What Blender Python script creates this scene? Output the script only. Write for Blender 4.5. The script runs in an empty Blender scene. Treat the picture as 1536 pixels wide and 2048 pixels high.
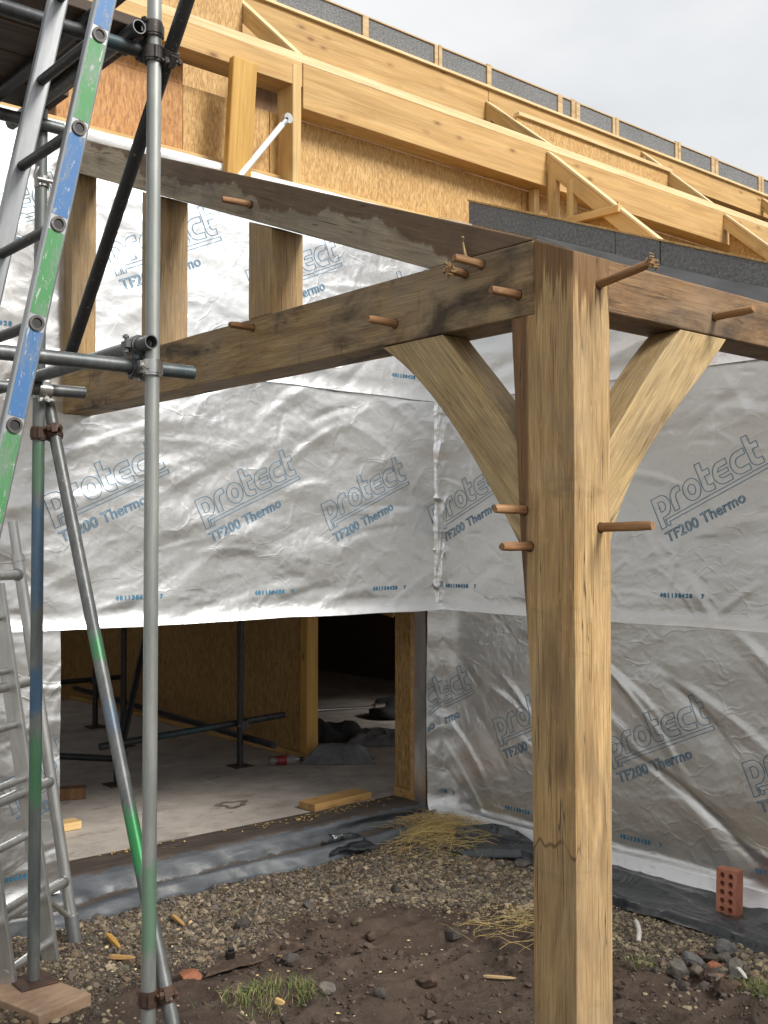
import bpy, bmesh, math, random
import numpy as np
from mathutils import Vector, Matrix

# ------------------------------------------------------------------ camera, world, sun, exposure
scene = bpy.context.scene
COL = scene.collection
rad = math.radians

CAM = Vector((-2.218, -1.829, 1.78))
YAW, PITCH = rad(40.5), rad(1.56)
cam_data = bpy.data.cameras.new('camera')
cam_data.sensor_fit = 'VERTICAL'
cam_data.sensor_height = 36.0
cam_data.lens = 36.0 * 2163.0 / 2048.0
cam_data.clip_start = 0.05
cam_data.clip_end = 2000
cam = bpy.data.objects.new('camera', cam_data)
COL.objects.link(cam)
cam.location = CAM
cam.rotation_euler = (rad(90) + PITCH, 0, -YAW)
scene.camera = cam

SUN_DIR = Vector((0.30, -1.0, 0.92)).normalized()      # towards the sun
world = bpy.data.worlds.new('World')
scene.world = world
world.use_nodes = True
wn, wl = world.node_tree.nodes, world.node_tree.links
wn.clear()
w_out = wn.new('ShaderNodeOutputWorld')
w_bg = wn.new('ShaderNodeBackground')
w_sky = wn.new('ShaderNodeTexSky')
w_sky.sky_type = 'NISHITA'
w_sky.sun_disc = False
w_sky.sun_elevation = math.asin(SUN_DIR.z)
w_sky.sun_rotation = math.atan2(SUN_DIR.x, SUN_DIR.y)
w_hsv = wn.new('ShaderNodeHueSaturation')
w_hsv.inputs['Saturation'].default_value = 0.15
w_tc = wn.new('ShaderNodeTexCoord')
w_map = wn.new('ShaderNodeMapping')
w_map.inputs['Scale'].default_value = (2.2, 2.2, 5.0)
w_no = wn.new('ShaderNodeTexNoise')
w_no.inputs['Scale'].default_value = 1.6
w_no.inputs['Detail'].default_value = 5
w_no.inputs['Roughness'].default_value = 0.5
w_ramp = wn.new('ShaderNodeValToRGB')
w_ramp.color_ramp.elements[0].position = 0.3
w_ramp.color_ramp.elements[0].color = (7.5, 7.75, 8.0, 1)
w_ramp.color_ramp.elements[1].position = 0.72
w_ramp.color_ramp.elements[1].color = (9.6, 9.7, 9.8, 1)
w_mix = wn.new('ShaderNodeMixRGB')
w_mix.inputs['Fac'].default_value = 0.85
wl.new(w_sky.outputs['Color'], w_hsv.inputs['Color'])
wl.new(w_tc.outputs['Generated'], w_map.inputs['Vector'])
wl.new(w_map.outputs['Vector'], w_no.inputs['Vector'])
wl.new(w_no.outputs['Fac'], w_ramp.inputs['Fac'])
wl.new(w_hsv.outputs['Color'], w_mix.inputs['Color1'])
wl.new(w_ramp.outputs['Color'], w_mix.inputs['Color2'])
wl.new(w_mix.outputs['Color'], w_bg.inputs['Color'])
w_bg.inputs['Strength'].default_value = 0.050
wl.new(w_bg.outputs['Background'], w_out.inputs['Surface'])

sun_data = bpy.data.lights.new('sun', 'SUN')
sun_data.energy = 2.0
sun_data.angle = rad(20)
sun_data.color = (1.0, 0.96, 0.9)
sun = bpy.data.objects.new('sun', sun_data)
COL.objects.link(sun)
sun.rotation_euler = SUN_DIR.to_track_quat('Z', 'Y').to_euler()

scene.view_settings.view_transform = 'Standard'
scene.view_settings.look = 'None'
scene.view_settings.exposure = 1.14
scene.view_settings.gamma = 1.0
scene.view_settings.use_curve_mapping = False
scene.render.engine = 'CYCLES'
scene.cycles.use_denoising = True
scene.cycles.use_adaptive_sampling = True
scene.cycles.adaptive_threshold = 0.02
scene.cycles.max_bounces = 8
scene.cycles.diffuse_bounces = 4
scene.cycles.glossy_bounces = 4

rng = np.random.default_rng(7)
random.seed(7)

# ------------------------------------------------------------------ helpers
def thing(name, label, cat, loc=(0, 0, 0), group=None):
    o = bpy.data.objects.new(name, None)
    COL.objects.link(o)
    o.location = loc
    o.empty_display_size = 0.1
    o['label'] = label
    o['category'] = cat
    if group:
        o['group'] = group
    return o

def tag(o, label, cat, group=None, kind=None):
    o['label'] = label
    if cat:
        o['category'] = cat
    if group:
        o['group'] = group
    if kind:
        o['kind'] = kind
    return o

def world_loc(o):
    l = Vector(o.location) if o.get('_off') is None else Vector(o['_off'])
    return l

def attach(o, parent):
    """parent keeping the world placement (chains: thing > part > sub-part)"""
    if parent is None:
        return
    m = parent.matrix_basis.copy()
    if parent.parent is not None:
        m = parent.parent.matrix_basis @ parent.matrix_parent_inverse @ m
    o.parent = parent
    o.matrix_parent_inverse = m.inverted()

class MB:
    def __init__(self):
        self.v = []
        self.f = []
    def add(self, vs, fs, M=None):
        b = len(self.v)
        if M is not None:
            vs = [M @ Vector(p) for p in vs]
        self.v += [tuple(p) for p in vs]
        self.f += [tuple(i + b for i in f) for f in fs]
        return self
    def box(self, x0, x1, y0, y1, z0, z1, M=None):
        vs = [(x0, y0, z0), (x1, y0, z0), (x1, y1, z0), (x0, y1, z0), (x0, y0, z1), (x1, y0, z1), (x1, y1, z1), (x0, y1, z1)]
        fs = [(3, 2, 1, 0), (4, 5, 6, 7), (0, 1, 5, 4), (1, 2, 6, 5), (2, 3, 7, 6), (3, 0, 4, 7)]
        return self.add(vs, fs, M)
    def tube(self, p, q, r, n=16, r2=None, inner=None, M=None):
        p, q = Vector(p), Vector(q)
        if r2 is None:
            r2 = r
        d = (q - p).normalized()
        a = d.orthogonal().normalized()
        b = d.cross(a)
        vs, fs = [], []
        for c, rr in ((p, r), (q, r2)):
            for i in range(n):
                t = 2 * math.pi * i / n
                vs.append(c + (a * math.cos(t) + b * math.sin(t)) * rr)
        for i in range(n):
            j = (i + 1) % n
            fs.append((i, j, n + j, n + i))
        if inner is None:
            fs.append(tuple(range(n - 1, -1, -1)))
            fs.append(tuple(range(n, 2 * n)))
        else:
            for c in (p, q):
                for i in range(n):
                    t = 2 * math.pi * i / n
                    vs.append(c + (a * math.cos(t) + b * math.sin(t)) * inner)
            for i in range(n):
                j = (i + 1) % n
                fs.append((2 * n + j, 2 * n + i, 3 * n + i, 3 * n + j))
                fs.append((j, i, 2 * n + i, 2 * n + j))
                fs.append((n + i, n + j, 3 * n + j, 3 * n + i))
        return self.add(vs, fs, M)
    def path(self, pts, r, n=8, taper=None, M=None):
        pts = [Vector(p) for p in pts]
        vs, fs = [], []
        k = len(pts)
        for m, p in enumerate(pts):
            d = (pts[min(m + 1, k - 1)] - pts[max(m - 1, 0)]).normalized()
            a = d.cross(Vector((0.13, 0.27, 0.95))).normalized()
            b = d.cross(a)
            rr = r * (taper[m] if taper else 1)
            for i in range(n):
                t = 2 * math.pi * i / n
                vs.append(p + (a * math.cos(t) + b * math.sin(t)) * rr)
        for m in range(k - 1):
            for i in range(n):
                j = (i + 1) % n
                fs.append((m * n + i, m * n + j, (m + 1) * n + j, (m + 1) * n + i))
        fs.append(tuple(range(n - 1, -1, -1)))
        fs.append(tuple(range((k - 1) * n, k * n)))
        return self.add(vs, fs, M)
    def prism(self, poly, w0, w1, M=None):
        """poly in (x, z) of the local frame, extruded along local y from w0 to w1"""
        n = len(poly)
        vs = [(x, w0, z) for x, z in poly] + [(x, w1, z) for x, z in poly]
        fs = [(i, (i + 1) % n, n + (i + 1) % n, n + i) for i in range(n)]
        fs.append(tuple(range(n - 1, -1, -1)))
        fs.append(tuple(range(n, 2 * n)))
        return self.add(vs, fs, M)
    def strip(self, A, B, w0, w1):
        """closed solid between two polylines A and B in (x, z), extruded along y"""
        n = len(A)
        vs = []
        for w in (w0, w1):
            vs += [(x, w, z) for x, z in A] + [(x, w, z) for x, z in B]
        fs = []
        o = 2 * n
        for i in range(n - 1):
            fs += [(i, i + 1, n + i + 1, n + i), (o + i + 1, o + i, o + n + i, o + n + i + 1),
                   (i + 1, i, o + i, o + i + 1), (n + i, n + i + 1, o + n + i + 1, o + n + i)]
        fs += [(0, n, o + n, o), (n - 1, o + n - 1, o + 2 * n - 1, 2 * n - 1)]
        return self.add(vs, fs)
    def mesh(self, name, mat, smooth=False):
        me = bpy.data.meshes.new(name)
        me.from_pydata(self.v, [], self.f)
        me.update()
        bm = bmesh.new()
        bm.from_mesh(me)
        bmesh.ops.recalc_face_normals(bm, faces=bm.faces)
        bm.to_mesh(me)
        bm.free()
        if mat:
            me.materials.append(mat)
        if smooth:
            me.polygons.foreach_set('use_smooth', [True] * len(me.polygons))
            try:
                me.set_sharp_from_angle(angle=rad(40))
            except Exception:
                pass
        return me
    def build(self, name, mat, parent=None, smooth=False, bevel=0, M=None, seg=2):
        o = bpy.data.objects.new(name, self.mesh(name, mat, smooth))
        COL.objects.link(o)
        if M is not None:
            o.matrix_basis = M
        if bevel:
            b = o.modifiers.new('edge', 'BEVEL')
            b.width = bevel
            b.segments = seg
            b.limit_method = 'ANGLE'
            b.angle_limit = rad(35)
        attach(o, parent)
        return o

def raw(name, verts, faces, mat, parent=None, smooth=True, kind=None):
    """fast build from numpy arrays"""
    me = bpy.data.meshes.new(name)
    verts = np.asarray(verts, dtype=np.float32)
    faces = np.asarray(faces, dtype=np.int32)
    k = faces.shape[1]
    me.vertices.add(len(verts))
    me.vertices.foreach_set('co', verts.ravel())
    me.loops.add(faces.size)
    me.loops.foreach_set('vertex_index', faces.ravel())
    me.polygons.add(len(faces))
    me.polygons.foreach_set('loop_start', np.arange(0, faces.size, k, dtype=np.int32))
    me.polygons.foreach_set('use_smooth', np.full(len(faces), smooth))
    me.update(calc_edges=True)
    if mat:
        me.materials.append(mat)
    o = bpy.data.objects.new(name, me)
    COL.objects.link(o)
    if kind:
        o['kind'] = kind
    attach(o, parent)
    return o

def vcol(o, name, cols):
    a = o.data.attributes.new(name, 'FLOAT_COLOR', 'POINT')
    c = np.ones((len(o.data.vertices), 4), dtype=np.float32)
    c[:, :3] = cols
    a.data.foreach_set('color', c.ravel())

def grid_faces(nu, nv):
    i = np.arange(nu * nv).reshape(nv, nu)
    return np.stack([i[:-1, :-1], i[:-1, 1:], i[1:, 1:], i[1:, :-1]], -1).reshape(-1, 4)

TAB = rng.random((8, 256, 256))
def vn(x, y, s=0):
    x = np.asarray(x, float); y = np.asarray(y, float)
    xi = np.floor(x).astype(int); yi = np.floor(y).astype(int)
    fx = x - xi; fy = y - yi
    fx = fx * fx * fx * (fx * (6 * fx - 15) + 10); fy = fy * fy * fy * (fy * (6 * fy - 15) + 10)
    T = TAB[s % 8]
    a = T[xi % 256, yi % 256]; b = T[(xi + 1) % 256, yi % 256]
    c = T[xi % 256, (yi + 1) % 256]; d = T[(xi + 1) % 256, (yi + 1) % 256]
    return (a * (1 - fx) + b * fx) * (1 - fy) + (c * (1 - fx) + d * fx) * fy
def fbm(x, y, s=0, o=4, g=0.5):
    t = 0; a = 1; n = 0
    for k in range(o):
        t = t + a * vn(x * 2 ** k + 13.7 * k, y * 2 ** k + 7.1 * k, s + k)
        n += a; a *= g
    return t / n
def ridge(x, y, s=0):
    return 1 - np.abs(2 * vn(x, y, s) - 1)
def sm(x, a, b):
    t = np.clip((x - a) / (b - a), 0, 1)
    return t * t * (3 - 2 * t)

# ------------------------------------------------------------------ materials
MATS = {}
class NT:
    def __init__(self, name):
        m = bpy.data.materials.new(name)
        m.use_nodes = True
        self.m = m
        self.n = m.node_tree.nodes
        self.l = m.node_tree.links
        self.n.clear()
        self.out = self.n.new('ShaderNodeOutputMaterial')
        self.b = self.n.new('ShaderNodeBsdfPrincipled')
        self.l.new(self.b.outputs[0], self.out.inputs['Surface'])
        MATS[name] = m
    def set(self, **k):
        for a, v in k.items():
            a = {'col': 'Base Color', 'rough': 'Roughness', 'metal': 'Metallic', 'spec': 'Specular IOR Level', 'ior': 'IOR', 'trans': 'Transmission Weight', 'alpha': 'Alpha', 'coat': 'Coat Weight', 'nrm': 'Normal'}[a]
            self.plug(v, self.b.inputs[a])
        return self
    def plug(self, v, sock):
        if hasattr(v, 'is_output'):
            self.l.new(v, sock)
        elif isinstance(v, (tuple, list)) and sock.type == 'RGBA':
            sock.default_value = (*v, 1) if len(v) == 3 else v
        else:
            sock.default_value = v
    def coord(self, kind='Object', rnd=False):
        tc = self.n.new('ShaderNodeTexCoord').outputs[kind]
        if rnd:
            oi = self.n.new('ShaderNodeObjectInfo').outputs['Random']
            mu = self.math('MULTIPLY', oi, 57.0)
            cb = self.n.new('ShaderNodeCombineXYZ')
            for i in range(3):
                self.l.new(mu, cb.inputs[i])
            va = self.n.new('ShaderNodeVectorMath')
            va.operation = 'ADD'
            self.l.new(tc, va.inputs[0]); self.l.new(cb.outputs[0], va.inputs[1])
            return va.outputs[0]
        return tc
    def mapping(self, v, scale=(1, 1, 1), rot=(0, 0, 0), loc=(0, 0, 0)):
        m = self.n.new('ShaderNodeMapping')
        m.inputs['Scale'].default_value = scale
        m.inputs['Rotation'].default_value = rot
        m.inputs['Location'].default_value = loc
        self.l.new(v, m.inputs['Vector'])
        return m.outputs[0]
    def noise(self, v, scale=5, detail=4, rough=0.5, dist=0.0):
        t = self.n.new('ShaderNodeTexNoise')
        t.inputs['Scale'].default_value = scale
        t.inputs['Detail'].default_value = detail
        t.inputs['Roughness'].default_value = rough
        t.inputs['Distortion'].default_value = dist
        self.l.new(v, t.inputs['Vector'])
        return t.outputs['Fac']
    def vor(self, v, scale=5, feature='F1', out='Distance', rnd=1.0):
        t = self.n.new('ShaderNodeTexVoronoi')
        t.feature = feature
        t.inputs['Scale'].default_value = scale
        t.inputs['Randomness'].default_value = rnd
        self.l.new(v, t.inputs['Vector'])
        return t.outputs[out]
    def ramp(self, f, stops, interp='LINEAR'):
        r = self.n.new('ShaderNodeValToRGB')
        r.color_ramp.interpolation = interp
        e = r.color_ramp.elements
        while len(e) < len(stops):
            e.new(0.5)
        for k, (p, c) in enumerate(stops):
            e[k].position = p
            if not isinstance(c, (tuple, list)):
                c = (c, c, c)
            e[k].color = (*c, 1)
        self.l.new(f, r.inputs[0])
        return r.outputs[0]
    def mix(self, f, a, b, mode='MIX'):
        m = self.n.new('ShaderNodeMixRGB')
        m.blend_type = mode
        self.plug(f, m.inputs[0]); self.plug(a, m.inputs[1]); self.plug(b, m.inputs[2])
        return m.outputs[0]
    def math(self, op, a, b=0.0, clamp=False):
        m = self.n.new('ShaderNodeMath')
        m.operation = op
        m.use_clamp = clamp
        self.plug(a, m.inputs[0]); self.plug(b, m.inputs[1])
        return m.outputs[0]
    def sep(self, v):
        s = self.n.new('ShaderNodeSeparateXYZ')
        self.l.new(v, s.inputs[0])
        return s.outputs
    def bump(self, h, strength=0.3, dist=0.01, nrm=None):
        b = self.n.new('ShaderNodeBump')
        b.inputs['Strength'].default_value = strength
        b.inputs['Distance'].default_value = dist
        self.l.new(h, b.inputs['Height'])
        if nrm is not None:
            self.l.new(nrm, b.inputs['Normal'])
        return b.outputs[0]
    def attr(self, name):
        a = self.n.new('ShaderNodeAttribute')
        a.attribute_name = name
        return a.outputs['Color']

def oak(name, light, mid, dark, grey=0.0, stain=0.0, stain_col=(0.035, 0.024, 0.015), wet=None, rough=0.62, checks=1.0, wet_axis=2, tide=None, wane=None, st=(0.50, 0.70)):
    """grain runs along local x; local z is the face height, wet = local height above which the timber is soaked"""
    t = NT(name)
    base = t.coord('Object')
    c = t.coord('Object', rnd=True)
    g1 = t.noise(t.mapping(c, (1.3, 11, 11)), 2.2, 6, 0.6, 0.6)
    g2 = t.noise(t.mapping(c, (2.2, 95, 95)), 2.0, 4, 0.65, 0.3)
    col = t.ramp(g1, [(0.28, dark), (0.46, mid), (0.68, light)])
    col = t.mix(0.40, col, t.ramp(g2, [(0.32, 0.30), (0.6, 1.0)]), 'MULTIPLY')
    fine = t.noise(t.mapping(c, (5, 230, 230)), 1.5, 3, 0.6)
    col = t.mix(0.55, col, t.ramp(fine, [(0.38, 0.45), (0.58, 1.08)]), 'MULTIPLY')
    rays = t.noise(t.mapping(c, (16, 60, 60)), 1.5, 2, 0.4)
    col = t.mix(t.ramp(rays, [(0.62, 0.0), (0.72, 0.35)]), col, light)
    if grey:
        gm = t.noise(c, 2.3, 5, 0.65)
        col = t.mix(t.ramp(gm, [(0.42, 0.0), (0.62, grey)]), col, (0.2, 0.185, 0.16))
    if stain:
        s = t.noise(t.mapping(c, (1.6, 3.4, 3.4)), 1.5, 6, 0.62, 0.5)
        col = t.mix(t.ramp(s, [(st[0], 0.0), (st[1], stain)]), col, stain_col)
        s2 = t.noise(t.mapping(c, (9, 3, 3)), 1.6, 4, 0.6)
        col = t.mix(t.ramp(s2, [(0.62, 0.0), (0.72, stain * 0.55)]), col, stain_col)
    wetmask = None
    if wet is not None:
        z = t.sep(base)[wet_axis]
        dr = t.noise(t.mapping(c, (9, 1.2, 1.2) if wet_axis == 2 else (.8, 48, 48)), 1.0, 4, 0.7)
        lo = t.noise(t.mapping(c, (1.5, .5, .5) if wet_axis == 2 else (.3, 7, 7)), 1.0, 3, 0.5)
        e = t.math('ADD', t.math('MULTIPLY', t.math('SUBTRACT', dr, 0.5), 0.09 if wet_axis == 2 else 0.5), t.math('MULTIPLY', t.math('SUBTRACT', lo, 0.5), 0.42 if wet_axis == 2 else 0.2))
        wetmask = t.math('MULTIPLY', t.math('SUBTRACT', t.math('ADD', z, e), wet), 90.0 if wet_axis == 2 else 26.0, clamp=True)
        col = t.mix(t.math('MULTIPLY', wetmask, 0.8), col, t.mix(0.5, col, (0.17, 0.075, 0.024), 'MIX'))
        col = t.mix(t.math('MULTIPLY', wetmask, 0.6), col, (0.34, 0.24, 0.16), 'MULTIPLY')
    kd = t.vor(t.mapping(c, (1.7, 5.5, 5.5)), 1.0)
    col = t.mix(t.ramp(kd, [(0.03, 0.8), (0.07, 0.45), (0.16, 0.0)]), col, (0.09, 0.055, 0.03))
    if tide is not None:      # tide mark left by standing water, with its own ragged outline
        hx = t.sep(base)[0]
        zz = t.noise(t.mapping(base, (.2, 9, 15)), 1.0, 2, 0.45)
        dd_ = t.math('SUBTRACT', t.math('ADD', hx, t.math('MULTIPLY', t.math('SUBTRACT', zz, 0.5), 0.34)), tide)
        ln = t.math('MULTIPLY', t.ramp(t.math('ABSOLUTE', dd_), [(0.0, 0.8), (0.009, 0.0)]), t.ramp(t.noise(t.mapping(base, (3, 22, 22)), 1.0, 3), [(0.36, 0.0), (0.5, 1.0)]))
        ln = t.math('MULTIPLY', ln, t.ramp(t.sep(base)[2], [(0.0, 1.0), (0.035, 0.12)]))
        col = t.mix(ln, col, (0.06, 0.035, 0.018))
        col = t.mix(t.math('MULTIPLY', t.math('MULTIPLY', dd_, -60.0, clamp=True), 0.22), col, (0.2, 0.15, 0.1))
    if wane is not None:      # bark side of the swollen head: dark red brown and soaked
        wy = t.sep(base)[1]
        wn_ = t.noise(t.mapping(c, (1.6, 20, 20)), 1.0, 5, 0.7)
        wm = t.math('MULTIPLY', t.math('SUBTRACT', t.math('ADD', wy, t.math('MULTIPLY', t.math('SUBTRACT', wn_, 0.5), 0.05)), wane), 120.0, clamp=True)
        col = t.mix(t.math('MULTIPLY', wm, 0.85), col, t.ramp(wn_, [(0.35, (0.05, 0.022, 0.01)), (0.65, (0.2, 0.095, 0.04))]))
    # drying checks: thin dark splits along the grain
    k = t.noise(t.mapping(c, (0.42, 21, 21)), 1.6, 3, 0.5, 0.25)
    line = t.ramp(t.math('ABSOLUTE', t.math('SUBTRACT', k, 0.5)), [(0.0, 1.0), (0.006, 0.0)])
    where = t.ramp(t.noise(t.mapping(c, (1.2, 4, 4)), 2.0, 2), [(0.46, 0.0), (0.52, checks)])
    ck = t.math('MULTIPLY', line, where)
    col = t.mix(ck, col, (0.025, 0.017, 0.01))
    h = t.math('SUBTRACT', t.math('MULTIPLY', g2, 0.35), t.math('MULTIPLY', ck, 1.0))
    t.set(col=col, rough=rough, spec=0.3, nrm=t.bump(h, 0.5, 0.004))
    return t.m

oak('oak_post', (0.60, 0.41, 0.20), (0.49, 0.315, 0.138), (0.335, 0.2, 0.08), grey=0.22, stain=0.6, stain_col=(0.17, 0.115, 0.065), wet=0.47, checks=1.0, wet_axis=0, tide=-1.0, wane=0.158)
oak('oak_brace', (0.59, 0.43, 0.22), (0.49, 0.345, 0.16), (0.34, 0.225, 0.1), grey=0.25, stain=0.5, stain_col=(0.09, 0.07, 0.045))
oak('oak_beam', (0.45, 0.31, 0.15), (0.35, 0.225, 0.10), (0.21, 0.125, 0.055), grey=0.4, stain=0.9, checks=1.0, st=(0.52, 0.66))
oak('oak_rafter', (0.48, 0.395, 0.275), (0.40, 0.32, 0.215), (0.27, 0.2, 0.13), grey=0.5, stain=0.5, wet=0.02, checks=1.0)
oak('oak_eaves', (0.36, 0.225, 0.11), (0.27, 0.155, 0.07), (0.15, 0.083, 0.037), grey=0.35, stain=0.95)
oak('oak_stud', (0.54, 0.365, 0.17), (0.44, 0.28, 0.12), (0.30, 0.18, 0.075), grey=0.35, stain=0.2, checks=0.6)
oak('oak_peg', (0.42, 0.24, 0.115), (0.32, 0.165, 0.072), (0.17, 0.085, 0.04), stain=0.4, checks=0.3)

def softwood(name, light, dark, lam=True, knots=1.0, rough=0.6):
    t = NT(name)
    base = t.coord('Object')
    c = t.coord('Object', rnd=True)
    g1 = t.noise(t.mapping(c, (0.9, 14, 14)), 1.6, 5, 0.55, 0.8)
    g2 = t.noise(t.mapping(c, (2, 90, 90)), 1.6, 3, 0.6)
    col = t.ramp(g1, [(0.3, dark), (0.66, light)])
    col = t.mix(0.4, col, t.ramp(g2, [(0.3, 0.55), (0.6, 1.0)]), 'MULTIPLY')
    if lam:
        z = t.sep(base)[2]
        fr = t.math('FRACT', t.math('MULTIPLY', t.math('ADD', z, 3.0), 22.0))
        col = t.mix(t.ramp(fr, [(0.0, 0.35), (0.06, 0.0)]), col, dark, 'MULTIPLY')
        cell = t.noise(t.mapping(c, (0.5, 0.01, 22)), 1.0, 0)
        col = t.mix(0.5, col, t.ramp(cell, [(0.3, 0.75), (0.7, 1.08)]), 'MULTIPLY')
    kd = t.vor(t.mapping(c, (3.2, 7.5, 7.5)), 1.0)
    col = t.mix(t.ramp(kd, [(0.05, 0.9 * knots), (0.1, 0.35 * knots), (0.19, 0.0)]), col, (0.16, 0.065, 0.022))
    sc = t.noise(c, 3.2, 4, 0.6)
    col = t.mix(t.ramp(sc, [(0.58, 0.0), (0.75, 0.28)]), col, (0.2, 0.13, 0.065))
    t.set(col=col, rough=rough, spec=0.3, nrm=t.bump(g2, 0.25, 0.003))
    return t.m
softwood('glulam', (0.62, 0.405, 0.17), (0.46, 0.27, 0.095), knots=0.9)
softwood('batten', (0.68, 0.48, 0.225), (0.52, 0.325, 0.12), lam=False, knots=0.5)
softwood('treated', (0.58, 0.35, 0.09), (0.42, 0.22, 0.045), lam=False)
softwood('cap', (0.78, 0.62, 0.37), (0.64, 0.46, 0.23), lam=False, knots=0.3)
softwood('batten_warm', (0.72, 0.49, 0.20), (0.54, 0.32, 0.11), lam=False, knots=0.8)
softwood('plank_raw', (0.55, 0.34, 0.13), (0.36, 0.19, 0.07), lam=False, knots=0.6)
softwood('spline_wood', (0.6, 0.44, 0.25), (0.42, 0.28, 0.14), lam=False, knots=0.4)

def osb(name, light, mid, dark, sc=1.0, flake=0.6):
    t = NT(name)
    c = t.coord('Object')
    wob = t.n.new('ShaderNodeTexNoise')
    wob.inputs['Scale'].default_value = 9
    wob.inputs['Detail'].default_value = 2
    t.l.new(c, wob.inputs['Vector'])
    d = t.mix(0.03, c, wob.outputs['Color'], 'ADD')
    a = t.vor(t.mapping(d, (120 * sc, 120 * sc, 24 * sc), (0, 0.25, 0.2)), 1.0, out='Color')
    b = t.vor(t.mapping(d, (95 * sc, 95 * sc, 24 * sc), (0.1, -0.85, 0.4), (3, 1, 2)), 1.0, out='Color')
    av = t.sep(a)[0]; bv = t.sep(b)[1]
    v = t.math('ADD', t.math('MULTIPLY', av, 0.5), t.math('MULTIPLY', bv, 0.5))
    col = t.ramp(v, [(0.15, dark), (0.45, mid), (0.85, light)])
    f = t.noise(t.mapping(d, (160, 160, 24)), 1.0, 3)
    col = t.mix(0.45, col, t.ramp(f, [(0.3, 0.55), (0.65, 1.05)]), 'MULTIPLY')
    ea = t.vor(t.mapping(d, (120 * sc, 120 * sc, 24 * sc), (0, 0.25, 0.2)), 1.0, feature='DISTANCE_TO_EDGE')
    col = t.mix(t.ramp(ea, [(0.0, 0.35), (0.05, 0.0)]), col, dark, 'MULTIPLY')
    bl = t.noise(c, 1.7, 3)
    col = t.mix(0.35, col, t.ramp(bl, [(0.3, 0.7), (0.7, 1.1)]), 'MULTIPLY')
    fl = t.sep(t.vor(t.mapping(d, (70 * sc, 70 * sc, 22 * sc), (0.2, 0.6, 0.1), (7, 3, 1)), 1.0, out='Color'))[2]
    col = t.mix(t.ramp(fl, [(0.80, 0.0), (0.86, flake)]), col, t.mix(0.5, light, (0.85, 0.66, 0.38)))
    t.set(col=col, rough=0.55, spec=0.35, nrm=t.bump(v, 0.35, 0.003))
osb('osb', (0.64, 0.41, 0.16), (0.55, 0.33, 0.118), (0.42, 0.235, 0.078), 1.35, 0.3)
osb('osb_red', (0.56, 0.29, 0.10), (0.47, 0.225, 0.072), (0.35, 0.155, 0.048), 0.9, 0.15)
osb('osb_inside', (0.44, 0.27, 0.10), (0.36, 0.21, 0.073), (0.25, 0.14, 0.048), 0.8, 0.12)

# silver breather membrane
t = NT('foil')
c = t.coord('Object')
cr = t.noise(c, 26, 5, 0.65, 0.4)
cr2 = t.noise(c, 7, 4, 0.6, 0.8)
weave = t.noise(t.mapping(c, (240, 240, 30)), 1.0, 1)
wob = t.n.new('ShaderNodeTexNoise'); wob.inputs['Scale'].default_value = 3.0; wob.inputs['Detail'].default_value = 3; t.l.new(c, wob.inputs['Vector'])
wc = t.mix(0.25, c, wob.outputs['Color'], 'ADD')
f1 = t.vor(t.mapping(wc, (7, 7, 11)), 1.0)
f2 = t.vor(t.mapping(wc, (19, 19, 25), (0.3, 0.2, 0.5)), 1.0)
fe = t.ramp(t.vor(t.mapping(wc, (5, 5, 8), (0.4, 0.3, 0.2)), 1.0, feature='DISTANCE_TO_EDGE'), [(0.0, 1.0), (0.055, 0.0)])
fe = t.math('MULTIPLY', fe, t.ramp(t.noise(c, 5, 3), [(0.46, 0.0), (0.6, 0.5)]))
h = t.math('ADD', t.math('ADD', t.math('MULTIPLY', cr, 0.16), t.math('MULTIPLY', fe, 0.30)), t.math('ADD', t.math('MULTIPLY', f1, 0.34), t.math('MULTIPLY', f2, 0.22)))
scratch = t.noise(t.mapping(c, (3, 3, 60), (0.2, 0.2, 0)), 1.0, 4, 0.7)
sm_ = t.ramp(scratch, [(0.64, 0.0), (0.68, 0.25)])
col = t.mix(t.ramp(weave, [(0.3, 0.0), (0.7, 0.25)]), (0.80, 0.80, 0.795), (0.70, 0.70, 0.695))
col = t.mix(sm_, col, (0.8, 0.8, 0.8))
grime = t.noise(c, 2.1, 5, 0.6)
col = t.mix(t.ramp(grime, [(0.5, 0.0), (0.75, 0.3)]), col, (0.56, 0.54, 0.51))
t.set(col=col, metal=0.95, rough=t.ramp(cr, [(0.3, 0.28), (0.7, 0.36)]), nrm=t.bump(h, 0.30, 0.014))
# white side of the membrane at the folded hems
t = NT('foil_edge')
c = t.coord('Object')
d = t.noise(t.mapping(c, (4, 4, 30)), 3, 5, 0.7)
t.set(col=t.ramp(d, [(0.28, (0.5, 0.48, 0.45)), (0.42, (0.84, 0.85, 0.85))]), metal=0.35, rough=0.38, nrm=t.bump(t.noise(c, 30, 4), 0.4, 0.006))
t = NT('print_ink')
t.set(col=(0.12, 0.25, 0.37), rough=0.4, metal=0.5)
t = NT('print_code')
t.set(col=(0.05, 0.2, 0.33), rough=0.5)

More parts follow.
